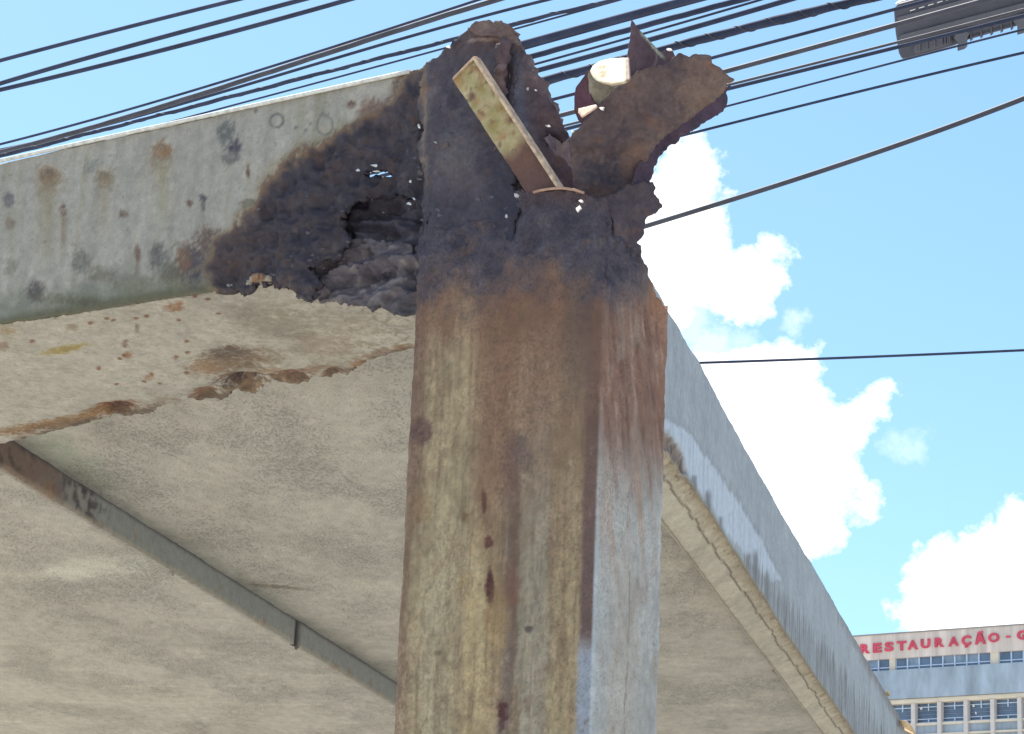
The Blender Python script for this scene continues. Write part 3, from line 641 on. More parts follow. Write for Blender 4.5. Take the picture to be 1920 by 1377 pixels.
def ztop_at(i):
    P = Wp[i]; px0 = float(proj(P + NZ * 3.0)[0][0]); y = per[i, 1]; x = per[i, 0]
    if y < .016 and x < -.002:
        xs = [770, 790, 815, 850, 880, 905, 930, 955, 985, 1000, 1050, 1095, 1140, 1160]; ys = [400, 350, 345, 340, 340, 340, 345, 352, 362, 360, 354, 362, 372, 400]
    elif x > -.014 and y < CD - .012:
        xs = [1140, 1165, 1190, 1205, 1220, 1240, 1250, 1260]; ys = [400, 430, 448, 470, 520, 560, 590, 600]
    else:
        return 2.955 if x < -.1 else 2.87
    yy = np.interp(px0, xs, ys); n = np.array([Wn[i][0], Wn[i][1], 0]); n = n if abs(n @ pray(px0, yy)) > .05 else FW * [1, 1, 0]
    return float(onpl(P, n, px0, yy)[2])
zt_ = np.array([ztop_at(i) for i in range(NP)])
zt_ = np.convolve(np.r_[zt_[-1:], zt_, zt_[:1]], [.2, .6, .2], 'valid')
zt_ += fbm(np.column_stack([Wp[:, :2] * 60, np.zeros(NP)]), 1, 3, 161) * .012
ZL = 2.10
zz = np.r_[np.linspace(0, 1, 24)[:-1] * ZL]
nf_ = 330
rows = []
for z0 in zz: rows.append(np.full(NP, z0))
for j in range(nf_ + 1): rows.append(ZL + (zt_ - ZL) * j / nf_)
Zg = np.array(rows); NR_ = len(rows)
V = np.repeat(Wp[None], NR_, 0); V[:, :, 2] = Zg; NN = np.repeat(Wn[None], NR_, 0)
V = V.reshape(-1, 3); NN = NN.reshape(-1, 3)
lx = np.tile(per[:, 0], NR_); ly = np.tile(per[:, 1], NR_)
X, Y = proj(V)
def col_col(X, Y, V, lx, ly):
    p_ = Paint(X, Y, V, (160, 140, 112)); z = V[:, 2]
    t = (lx + CW) / CW; front = (ly < .008)
    SV = np.column_stack([V[:, 0] * 30, V[:, 1] * 30, z * 3.0]); st = fbm(SV, 1, 4, 171)
    SV2 = np.column_stack([V[:, 0] * 60, V[:, 1] * 60, z * 2.0]); st2 = fbm(SV2, 1, 3, 172)
    w = t + st * .05 + p_.n1 * .02 + p_.n3 * .03
    band = lambda a, b, s=.03: sst(a - s, a + s, w) * sst(b + s, b - s, w)
    low = sst(850, 1150, Y)                                       # 0 high up, 1 low down
    p_.mix(band(-.1, .07) * .7, (122, 98, 82)); p_.mix(band(.08, .34) * .8, (160, 142, 112)); p_.mix(band(.14, .28, .05) * .5 * low, (170, 158, 132))
    p_.mix(band(.36, .50, .03) * (.4 + .5 * low), (172, 150, 114)); p_.mix(band(.40, .56, .05) * (1 - low) * .7, (132, 106, 86))
    p_.mix(band(.545, .62, .02) * sst(780, 850, Y) * .85, (112, 96, 88))
    p_.mix(band(.62, .78, .03) * .85, (146, 136, 120)); p_.mix(band(.8, .93, .03) * (.3 + .5 * low), (152, 134, 104)); p_.mix(band(.78, .93, .03) * (1 - low) * .6, (136, 116, 92))
    p_.mix(band(.47, .545, .02) * low * .4, (154, 128, 98))
    p_.mul(1 + .10 * st + .06 * st2 + .07 * p_.n2 + .08 * p_.n4)
    pb_ = fbm(V * [1, 1, .8], 120, 3, 178); p_.mul(1 + .13 * pb_); p_.mix(sst(.2, .4, fbm(V * [1, 1, .7], 24, 4, 179)) * .35, (126, 106, 86)); p_.mix(sst(.2, .45, -fbm(V * [1, 1, .7], 20, 4, 180)) * .3, (172, 156, 128))
    # fine drip lines and chipped paint
    dr = fbm(np.column_stack([V[:, 0] * 110, V[:, 1] * 110, z * 3.2]), 1, 3, 176); p_.mix(sst(.12, .3, dr) * .32, (112, 88, 70)); p_.mix(sst(.12, .3, -dr) * .26, (186, 170, 138))
    ch = fbm(V * [1, 1, .55], 38, 5, 177, .6); p_.mix(sst(.12, .28, ch) * .28, (122, 98, 78)); p_.mix(sst(.15, .3, -ch) * .26, (178, 160, 130)); p_.mix(np.exp(-((ch - .15) / .012) ** 2) * .15, (92, 74, 62))
    # rounded right-hand edge of the front: dark stain above, bluish grey paint below
    eb = sst(.918, .945, t + st * .012 + p_.n1 * .008); p_.mix(eb * sst(1235, 1180, Y + p_.n1 * 20), (104, 84, 80)); p_.mix(eb * sst(1170, 1240, Y + p_.n1 * 20), (146, 150, 160))
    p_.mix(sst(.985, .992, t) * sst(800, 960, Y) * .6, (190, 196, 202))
    # brown cloud of rust over the upper part, thinning downwards
    br = sst(1120, 640, Y + st * 190 + p_.n1 * 60) * sst(.30, .42, w) * sst(1.1, .9, w)
    p_.mix(front * br * .75, (124, 92, 74)); p_.mix(front * sst(.30, .12, w) * sst(.05, .02, .0 * w) * 0, (0, 0, 0))
    p_.mix(front * sst(1000, 620, Y) * sst(.18, .0, w) * .6, (102, 74, 66))
    p_.mix(front * sst(720, 540, Y + p_.n1 * 60 + st * 80) * .75, (118, 86, 70))
    p_.mix(front * sst(.74, .86, w) * sst(.97, .92, w) * sst(860, 620, Y + p_.n1 * 30) * .5, (92, 78, 74))
    pit = sst(.38, .55, fbm(V * [1, 1, .7], 85, 3, 173)); p_.mix(pit * .4, (112, 92, 74)); p_.mix(sst(.36, .6, -fbm(V, 48, 3, 174)) * .35, (180, 168, 140))
    cr = sst(.93, .985, 1 - np.abs(fbm(np.column_stack([V[:, 0] * 30, V[:, 1] * 30, z * 7]), 1, 3, 175)) * 1.2); p_.mix(cr * .3, (104, 86, 70))
    for x, y, rx, ry, c, k in [(906, 940, 6, 20, (84, 50, 48), .95), (915, 1018, 9, 12, (96, 62, 54), .95), (918, 1100, 7.5, 36, (84, 52, 50), .98), (941, 1340, 11, 26, (84, 54, 54), .98), (872, 970, 7, 8, (120, 92, 70), .8),
                               (990, 1180, 7, 7, (96, 84, 78), .85), (790, 810, 22, 24, (92, 70, 66), .7), (912, 1160, 8, 18, (130, 100, 70), .5), (870, 1090, 6, 14, (170, 142, 96), .4), (965, 1340, 8, 60, (112, 86, 66), .5), (960, 1100, 14, 44, (126, 88, 72), .6),
                               (915, 905, 30, 50, (138, 108, 84), .4), (960, 870, 26, 60, (110, 84, 74), .6), (980, 850, 16, 40, (104, 90, 84), .5), (935, 1160, 24, 60, (164, 132, 92), .4), (790, 950, 18, 30, (136, 104, 76), .5), (820, 1225, 8, 6, (112, 96, 76), .8)]:
        p_.blob(x, y, rx, ry, c, k * 1.0, 0, .3, .35)
    p_.mul(np.where(front, 1, 1))
    # right-hand side
    side = sst(-.006, -.001, lx) * (ly > .002)
    sd_ = Paint(X, Y, V, (170, 168, 164)); 
    DG = np.column_stack([(ly * 26 + z * 5), z * 3.4, 0 * z]); g1 = fbm(DG, 1.2, 4, 181); g2 = fbm(DG, 3.4, 3, 182)
    sd_.mul(1 + .05 * g1 + .04 * g2)
    sd_.mix(sst(-.1, .4, g1) * sst(1180, 880, Y) * .8, (158, 128, 110)); sd_.mix(sst(.15, .5, g2) * sst(1200, 900, Y) * .5, (150, 116, 96)); sd_.mix(sst(0, .6, g1) * .25, (166, 156, 146)); sd_.mix(sst(.07, .02, np.abs(ly - .09)) * sst(950, 1200, Y) * .35, (178, 164, 148))
    up_ = sst(960, 760, Y + g1 * 90); sd_.mix(up_ * .9, (130, 98, 84)); sd_.mix(up_ * sst(.0, .5, g2) * .7, (104, 76, 68)); sd_.mix(up_ * sst(.15, .55, -g2) * .8, (168, 140, 128))
    sd_.mix(sst(.011, .006, ly + .0) * sst(700, 900, Y) * .7, (192, 197, 202)); sd_.mix(sst(CD - .016, CD - .010, ly) * sst(850, 1000, Y) * .5, (182, 190, 202)); sd_.mix(sst(.05, .4, fbm(V * [1, 1, .6], 28, 4, 183)) * .45, (150, 136, 124)); sd_.mul(1 + .08 * fbm(V * [1, 1, .6], 100, 3, 184)); sd_.mix(sst(.045, .03, ly) * sst(.02, .03, ly) * 0, (0, 0, 0))  # pale far edge is a painted highlight; pale bead at the corner
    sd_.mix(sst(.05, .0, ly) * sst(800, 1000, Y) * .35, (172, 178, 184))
    sd_.mix(sst(620, 480, Y + g1 * 40) * .8, (92, 84, 88)); sd_.mix(sst(560, 460, Y) * sst(.1, .4, g2) * .7, (134, 136, 146))
    sd_.mix(sst(CD - .08, CD - .04, ly + g2 * .04) * np.exp(-((Y - 560) / 42) ** 2) * .8, (168, 122, 92)); sd_.mix(sst(CD - .05, CD - .015, ly) * sst(900, 700, Y) * sst(480, 540, Y) * .4, (144, 104, 84))
    sd_.mix(sst(.0022, .0008, np.abs(ly - .1 - .012 * g1)) * sst(1000, 1100, Y) * .5, (120, 104, 92))
    p_.c += (sd_.c - p_.c) * side[:, None]
    # black scale round the torn top
    d = Y + p_.n1 * 70 + p_.n2 * 18 + p_.n3 * 30
    edge_ = np.interp(X, [760, 830, 900, 960, 1030, 1100, 1145, 1260], [575, 520, 545, 495, 490, 520, 560, 430])
    mk = sst(edge_ + 70, edge_ - 60, d); p_.mix(mk * .95, (76, 71, 82))
    r1 = fbm(V, 30, 4, 191); p_.mix(mk * sst(0, .5, r1) * .8, (94, 87, 94)); p_.mix(mk * sst(0, .5, -r1) * .7, (60, 57, 70)); p_.mix(mk * sst(.25, .5, fbm(V, 16, 3, 192)) * .6, (112, 88, 78))
    p_.mix(sst(400, 376, Y) * mk * .4 * sst(950, 1000, X), (92, 68, 66))
    return np.hstack([p_.out(K_C), mk[:, None] * .9]), mk
cc_, mk_ = col_col(X, Y, V, lx, ly)
up_m = sst(980, 700, Y)
DG = np.column_stack([(ly * 26 + V[:, 2] * 5) + lx * 3, V[:, 2] * 3.4, 0 * lx])
sidem = (lx > -.004) & (ly > .004)
ds = fbm(V * [1, 1, .6], 45, 4, 201) * .0016 + fbm(V * [1, 1, .8], 95, 3, 207) * .0016 + fbm(V * [1, 1, .5], 10, 3, 202) * .0022 + mk_ * (fbm(V, 22, 4, 203) * .012 + (ridge(V, 16, 3, 204) - .55) * .012)
ds = ds + sidem * (up_m * fbm(DG, 2.4, 4, 205) * .007 + fbm(DG, 3.4, 3, 206) * .0014)
ds = ds + np.exp(-(np.hypot((X - 918) / 8, (Y - 1100) / 36)) ** 2) * -.003 + np.exp(-(np.hypot((X - 941) / 10, (Y - 1340) / 26)) ** 2) * -.003 + np.exp(-(np.hypot((X - 906) / 7, (Y - 940) / 22)) ** 2) * -.003
ds = ds - .024 * sst(465, 375, Y + fbm(V, 14, 4, 208) * 60) * sst(985, 935, X) * (ly < .05)
V2 = V + NN * ds[:, None]
i0 = (np.arange(NR_ - 1)[:, None] * NP + np.arange(NP)[None]).ravel(); i1 = (np.arange(NR_ - 1)[:, None] * NP + (np.arange(NP) + 1)[None] % NP).ravel()
Fc = np.column_stack([i0, i1, i1 + NP, i0 + NP])
npmesh('box_tube', V2, Fc, M_COLM, colm, cc_, True, .005)
box('base_plate', B0 + Uc * (CW + .07) - Dc * .07 + NZ * .001, -Uc * (CW + .14), Dc * (CD + .14), NZ * .02, M_EDGE, colm, .004)

# ------------------------------------------------------------------ torn plates round the corner
def col_rusty(base=(96, 80, 82), hi=(132, 110, 100), lo=(62, 54, 62), s=26, sd=211, extra=None):
    def f(X, Y, V):
        p_ = Paint(X, Y, V, base); r1 = fbm(V, s, 4, sd); r2 = fbm(V, s * 2.4, 3, sd + 1)
        p_.mix(sst(0, .55, r1) * .8, hi); p_.mix(sst(0, .55, -r1) * .8, lo); p_.mix(sst(.25, .55, r2) * .5, (118, 84, 68)); p_.mul(1 + .08 * p_.n2)
        if extra: extra(p_)
        return p_.out(K_R)
    return f
def rough(a=.006, s=18, b=.004, sd=221): return lambda X, Y, V: fbm(V, s, 4, sd) * a + (ridge(V, s * .8, 3, sd + 1) - .5) * b

def ex_corner(p_):
    p_.mix(sst(.1, .4, fbm(p_.V, 60, 3, 289)) * sst(820, 790, p_.X + p_.n1 * 10) * .8, (140, 124, 110)); p_.mix(sst(.2, .5, fbm(p_.V, 44, 3, 292)) * .35, (116, 106, 110))
    p_.mix(np.exp(-np.abs(p_.X - 792 - p_.n1 * 8) / 7) * sst(420, 200, p_.Y) * .8, (150, 132, 112)); p_.mix(sst(118, 70, p_.Y + p_.n1 * 14) * sst(850, 880, p_.X) * .6, (112, 88, 84))
    e = np.abs(p_.Y - (74 + .0025 * (p_.X - 920) ** 2) - p_.n2 * 6); p_.mix(sst(5, 1, e) * sst(865, 890, p_.X) * .8, (170, 146, 132))
    p_.mix(sst(320, 400, p_.Y + p_.n1 * 30) * .7, (68, 64, 76)); p_.blob(860, 290, 44, 50, (104, 96, 98), .6); p_.mix(sst(250, 350, p_.Y) * sst(905, 940, p_.X) * .7, (56, 54, 68))
    p_.blob(785, 160, 14, 30, (128, 104, 88), .7)
sheet('corner_plate', [(776, 133), (800, 118), (822, 108), (838, 96), (852, 84), (862, 66), (880, 54), (888, 42), (912, 38), (944, 44), (966, 62), (976, 92), (974, 125), (966, 160), (962, 230), (968, 290), (962, 350), (975, 380), (960, 470), (880, 500), (800, 520), (772, 480), (790, 420), (778, 380), (792, 330), (776, 280), (788, 240), (774, 200), (786, 165)],
      C0 + NZ * 3.2 + NF * .006, NF, .0032, .006, M_RUST, colm, col_rusty((82, 75, 84), (102, 92, 98), (62, 57, 68), 20, 231, ex_corner),
      lambda X, Y, V: fbm(V, 10, 3, 235) * .014 + (ridge(V, 22, 3, 236) - .5) * .006 + fbm(V, 60, 3, 237) * .002 - sst(808, 780, X) * .012 + .012 * np.exp(-((X - 865) / 60) ** 2 - ((Y - 280) / 90) ** 2), rag=.010, ragf=70, seed=51)
# cap of swollen scale bending over the corner
sheet('cap_plate', [(880, 58), (886, 44), (905, 38), (940, 40), (958, 50), (972, 72), (982, 96), (960, 84), (930, 70), (900, 68)], C0 + NZ * 3.34 + NF * .02, NF + np.array([0.3, 0, -.1]), .0028, .005, M_RUST, colm,
      col_rusty((118, 98, 94), (158, 134, 120), (78, 62, 62), 30, 241), rough(.008, 30), rag=.006, ragf=80, seed=52)
# torn skin of the side beam beside the bracket
PTS = onpl(C0 + NF * .004, NF, 964, 200)
sheet('torn_skin', [(962, 66), (975, 78), (984, 96), (994, 118), (1012, 150), (1036, 200), (1058, 236), (1068, 252), (1060, 268), (1046, 258), (1030, 250), (1022, 262), (1036, 280), (1060, 300), (1080, 330), (1082, 362), (1000, 362), (955, 335), (950, 250), (952, 170), (960, 110)],
      PTS - NF * .008, NR * .75 + NF * .8, .0032, .004, M_RUST, colm, col_rusty((100, 82, 86), (140, 116, 112), (66, 54, 60), 24, 251,
      lambda p_: (p_.mix(np.exp(-((p_.X - 960 - (p_.Y - 90) * .12) / 16) ** 2) * sst(330, 240, p_.Y) * .6, (104, 112, 128)), p_.blob(1034, 262, 22, 14, (40, 32, 36), .9), p_.blob(1052, 290, 14, 26, (132, 98, 86), .6))), rough(.012, 14, .008, 255), rag=.007, ragf=80, seed=53)

# angle bracket, pale paint gone yellow-green, still bolted inside the column head
def col_br(X, Y, V):
    p_ = Paint(X, Y, V, (158, 146, 112)); r1 = fbm(V, 34, 4, 261)
    p_.mix(sst(.0, .45, r1), (140, 126, 80)); p_.mix(sst(.1, .5, -r1) * .8, (172, 164, 140)); p_.mix(sst(.2, .5, fbm(V, 60, 3, 262)) * .7, (140, 108, 74))
    p_.blob(884, 182, 7, 9, (92, 68, 58), .9); p_.blob(960, 222, 11, 12, (104, 76, 60), .85); p_.blob(890, 130, 16, 6, (128, 90, 66), .7); p_.blob(930, 150, 8, 12, (120, 92, 66), .6)
    p_.mix(sst(.0, .3, fbm(V, 45, 4, 263)) * .55, (150, 112, 78)); p_.mix(sst(.25, .4, fbm(V, 90, 3, 264)) * .6, (96, 76, 62)); t = (X - 850) * .56 + (Y - 150) * .83; p_.mix(sst(150, 190, t + p_.n1 * 24), (98, 70, 62))
    p_.mix(sst(200, 235, t) * .6, (80, 60, 60))
    return p_.out(1.05)
PB = B0 + Uc * .16 + NF * .02 + NZ * 3.10
NB = NF * 1.0 + np.array([-.1, -.2, -.35])
br = sheet('angle_bracket', [(850, 152), (858, 138), (890, 114), (896, 112), (1046, 350), (1050, 372), (992, 372), (968, 332)], PB, NB, .003, .006, M_PAINT, colm, col_br, lambda X, Y, V: fbm(V, 20, 3, 265) * .002, rag=.0015, ragf=80, seed=61)
br['label'] = 'slanting angle bracket with yellow-green peeling paint'
nb = NB / np.linalg.norm(NB)
def col_fl(X, Y, V):
    p_ = Paint(X, Y, V, (196, 166, 136)); p_.mix(sst(.0, .4, fbm(V, 50, 3, 271)), (150, 108, 80)); p_.mix(sst(260, 330, Y) * .6, (150, 104, 84)); return p_.out(1.15)
f1 = onpl(PB, nb, 892, 111); f2 = onpl(PB, nb, 1050, 354); f0 = onpl(PB, nb, 852, 150)
ax = (f2 - f1) / np.linalg.norm(f2 - f1); sdv = np.cross(ax, nb); sdv = sdv if sdv @ RT > 0 else -sdv
M_FL = plain('sunlit_rusty_edge', (.50, .36, .25), .6, .45, 90., .3)  # rusty flange edge, paled so its colour reads as sunlit
prism('bracket_flange', [f1 + nb * .008 - sdv * .001, f2 + nb * .008 - sdv * .001, f2 + nb * .008 + sdv * .0038, f1 + nb * .008 + sdv * .0040], -nb * .016, M_FL, br)
ev = f1 - f0
prism('bracket_flange', [f0 + nb * .006, f1 + nb * .006, f1 + nb * .006 + UP * .0045, f0 + nb * .006 + UP * .003 + ev * .03], -nb * .012, M_FL, br)

# rim of the torn column head
rimp = []
for x, y in [(1000, 361), (1015, 357), (1035, 354), (1055, 353), (1075, 356), (1095, 362)]: rimp.append(onpl(B0 + NF * .004, NF, x, y))
tube('torn_rim', rimp, .0024, surf_mat('pale_scale', .6, 200., .3, .001), colm, 6, lin((176, 140, 120)))

# large torn flag of steel plate standing off the column head
PF = B0 + NZ * 3.15 + Dc * .02
NFl = np.array([.10, -.93, -.36])
def ex_flag(p_):
    cr_ = sst(.7, .9, ridge(p_.V, 16, 3, 288)); p_.mix(cr_ * .5, (64, 56, 64)); p_.mix(sst(.15, .45, fbm(p_.V, 60, 3, 289)) * .3, (132, 114, 108)); p_.mix(sst(.2, .4, fbm(p_.V, 34, 3, 290)) * .5, (66, 58, 66))
    p_.blob(1310, 165, 60, 40, (124, 102, 92), .6, -20); p_.blob(1330, 130, 20, 10, (128, 96, 78), .5); p_.blob(1140, 330, 60, 34, (58, 54, 66), .75); p_.blob(1120, 360, 60, 14, (92, 66, 62), .5)
    p_.blob(1190, 300, 24, 40, (120, 92, 80), .6, 20); p_.mix(np.exp(-np.abs(p_.Y - (300 - (p_.X - 1180) * .75) + p_.n1 * 10) / 10) * sst(1180, 1230, p_.X) * .3, (140, 116, 96))
def bend_flag(X, Y, V):
    t = sst(1240, 1375, X + .3 * (Y - 150)); s_ = sst(260, 120, Y)
    return -NF[None] * 0 + (FW * [1, 1, 0])[None] * (t * .02)[:, None] + (UP * 0)[None] + (-(FW * [1, 1, 0]))[None] * (s_ * .03)[:, None]
flag = sheet('torn_plate', [(1078, 372), (1070, 300), (1066, 262), (1086, 240), (1108, 218), (1128, 200), (1150, 178), (1178, 160), (1196, 146), (1222, 138), (1246, 134), (1262, 122), (1275, 112), (1290, 118), (1304, 112), (1318, 110), (1330, 114), (1336, 128), (1350, 130),
       (1360, 140), (1376, 153), (1362, 160), (1358, 172), (1330, 196), (1300, 218), (1270, 238), (1240, 262), (1218, 290), (1204, 318), (1198, 345), (1190, 372), (1170, 385), (1140, 380)],
      PF, NFl, .003, .002, M_RUST, colm, col_rusty((100, 84, 84), (120, 100, 94), (78, 68, 76), 14, 281, ex_flag), lambda X, Y, V: fbm(V, 8, 3, 285) * .03 + (ridge(V, 12, 3, 287) - .5) * .014 + fbm(V, 40, 4, 286) * .0035, bend_flag, rag=.0055, ragf=110, seed=71)
flag['label'] = 'torn rusty plate bent up and out over the column'
# its folded-back underside along the lower right edge
sheet('folded_edge', [(1374, 158), (1364, 176), (1362, 204), (1330, 226), (1300, 244), (1276, 256), (1268, 270), (1252, 274), (1240, 290), (1226, 318), (1216, 352), (1180, 352), (1200, 300), (1240, 250), (1300, 200)],
      PF - NFl * .02, np.array([.55, -.80, .1]), .003, .002, M_RUST, colm, col_rusty((80, 64, 78), (108, 82, 94), (54, 46, 62), 18, 291), rough(.008, 16, .004, 295), rag=.005, ragf=60, seed=72)
# lower lip hanging over the column's right-hand side
sheet('hanging_scale', [(1120, 372), (1180, 350), (1204, 342), (1226, 344), (1232, 352), (1230, 362), (1240, 374), (1244, 386), (1236, 396), (1216, 406), (1212, 420), (1206, 440), (1196, 455), (1176, 462), (1150, 440), (1146, 410), (1122, 400)],
      B0 + NZ * 3.06 + Dc * .03 - Uc * .012, NF * .45 - Uc * .9 + np.array([0, 0, -.1]), .003, .005, M_RUST, colm, col_rusty((80, 70, 78), (98, 84, 86), (62, 56, 66), 22, 301), rough(.014, 16, .010, 305), rag=.006, ragf=60, seed=73)
# spike
sp_ = sheet('spike_plate', [(1185, 38), (1196, 52), (1208, 66), (1222, 82), (1234, 94), (1242, 98), (1254, 92), (1262, 96), (1268, 106), (1282, 116), (1262, 128), (1240, 138), (1206, 146), (1182, 158), (1178, 130), (1176, 112), (1180, 84), (1184, 60)],
      PF + NZ * .1 - FW * .01, np.array([.35, -.90, -.1]), .0028, .0035, M_RUST, colm, col_rusty((94, 76, 84), (112, 92, 96), (74, 60, 70), 12, 311,
      lambda p_: (p_.mix(sst(6, 2, np.abs(p_.Y - (p_.X - 1185) * 1.08 - 44 - p_.n2 * 3)) * sst(1196, 1206, p_.X) * sst(1252, 1240, p_.X), (176, 180, 158)), p_.mix(sst(3, 1, np.abs(p_.X - 1234 - (98 - p_.Y) * .25)) * sst(96, 104, p_.Y) * .5, (150, 132, 128)))),
      lambda X, Y, V: fbm(V, 12, 2, 315) * .005, rag=.0022, ragf=120, seed=74)
sp_['label'] = 'pointed shard of plate'
# curl of plate: inner faces turned sunward, colour paled to look sunlit
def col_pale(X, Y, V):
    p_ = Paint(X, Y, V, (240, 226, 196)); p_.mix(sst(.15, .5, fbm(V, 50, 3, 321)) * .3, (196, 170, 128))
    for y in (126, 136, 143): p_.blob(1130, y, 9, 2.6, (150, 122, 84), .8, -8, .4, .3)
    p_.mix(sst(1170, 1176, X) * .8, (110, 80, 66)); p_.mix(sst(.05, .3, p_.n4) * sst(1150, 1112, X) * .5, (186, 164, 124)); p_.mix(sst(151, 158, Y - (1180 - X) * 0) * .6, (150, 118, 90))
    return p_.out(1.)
PCu = PF + np.array([-.02, -.012, .12])
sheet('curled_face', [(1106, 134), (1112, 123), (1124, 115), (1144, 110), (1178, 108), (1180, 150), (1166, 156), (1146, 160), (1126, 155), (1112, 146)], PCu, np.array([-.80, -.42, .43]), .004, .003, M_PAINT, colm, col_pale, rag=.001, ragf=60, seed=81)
sheet('curled_band', [(1102, 138), (1107, 134), (1113, 147), (1128, 156), (1148, 161), (1180, 152), (1182, 172), (1160, 186), (1150, 205), (1128, 216), (1112, 200), (1104, 170)], PCu + np.array([0, -.004, -.03]), np.array([-.15, -.93, -.34]), .003, .003, M_RUST, colm,
      col_rusty((136, 124, 106), (156, 146, 128), (112, 98, 86), 18, 331), lambda X, Y, V: fbm(V, 14, 2, 332) * .004, rag=.002, ragf=60, seed=82)
sheet('curled_band', [(1104, 132), (1092, 148), (1080, 165), (1076, 188), (1077, 208), (1084, 226), (1096, 236), (1120, 222), (1132, 208), (1112, 190), (1104, 165)], PCu + np.array([-.01, .004, -.04]), np.array([-.5, -.85, -.2]), .003, .003, M_RUST, colm,
      col_rusty((92, 62, 72), (108, 76, 84), (66, 46, 58), 16, 341), lambda X, Y, V: fbm(V, 14, 2, 342) * .004, rag=.0015, ragf=60, seed=83)
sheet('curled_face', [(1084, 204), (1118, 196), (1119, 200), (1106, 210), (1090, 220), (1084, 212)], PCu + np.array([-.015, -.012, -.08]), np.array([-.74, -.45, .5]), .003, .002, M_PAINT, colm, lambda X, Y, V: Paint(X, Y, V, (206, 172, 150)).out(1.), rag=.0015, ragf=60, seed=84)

# small flakes of scale sticking out sunward, coloured pale to look sunlit
M_FLAKE = surf_mat('pale_flake', .6, 200., .3, .001)
fr = random.Random(5)
def flake(x, y, w, h, c=(214, 204, 196), base=None, nn=NF, par=None, lit=True):
    P = onpl((B0 if base is None else base) + NF * .016, nn, x, y)
    n = np.array([-.80, -.40, .45]) if lit else NF + np.array([fr.uniform(-.5, .5), fr.uniform(-.3, .3), fr.uniform(-.6, .3)]); n = n / np.linalg.norm(n)
    pts = []
    for k in range(7):
        a = k * 2 * pi / 7 + fr.uniform(-.3, .3); rr = fr.uniform(.25, 1.0)
        pts.append(onpl(P, n, x + w * cos(a) * rr, y + h * sin(a) * rr))
    o = prism('rust_flake', pts, -n * .002, M_FLAKE, par or colm)
    a = o.data.attributes.new('col', 'FLOAT_COLOR', 'POINT'); cc = lin(c); a.data.foreach_set('color', np.tile([*cc, 1.], len(o.data.vertices)))
    return o
for x, y, w, h in [(967, 365, 6, 5), (1083, 391, 10, 7), (1090, 377, 6, 3), (949, 405, 4, 5), (1146, 248, 3, 0), (1074, 246, 4, 3), (840, 88, 5, 3), (988, 166, 3, 3), (1004, 169, 3, 2), (1128, 203, 6, 4), (816, 267, 3, 2), (785, 236, 3, 5), (1254, 93, 7, 3), (1027, 236, 6, 2)]:
    if h: flake(x, y, w, h, base=B0 + (Dc * -.02 if 1060 < x else 0))
for x, y, w, h in [(766, 382, 6, 3), (775, 372, 5, 3), (769, 340, 3, 3), (672, 319, 6, 3.2), (700, 310, 9, 3), (706, 321, 9, 2.4)]:
    flake(x, y, w, h, c=(226, 226, 228), base=C0 - NF * (.002), par=roof)
# dull loose scale over the rotted face
nfl = 0
while nfl < 70:
    x = fr.uniform(400, 960); y = fr.uniform(60, 560)
    if not inpoly(np.array([x]), np.array([y]), CORR)[0] or y > 575 - .0 * x: continue
    w = fr.uniform(3, 8); h = w * fr.uniform(.4, .8)
    c0_ = fr.choice([(84, 76, 82), (92, 82, 86), (72, 66, 74), (98, 86, 84), (88, 84, 92)])
    flake(x, y, w, h, c0_, base=C0 if x < 790 else B0 - NF * .004, par=roof if x < 790 else colm, lit=False); nfl += 1

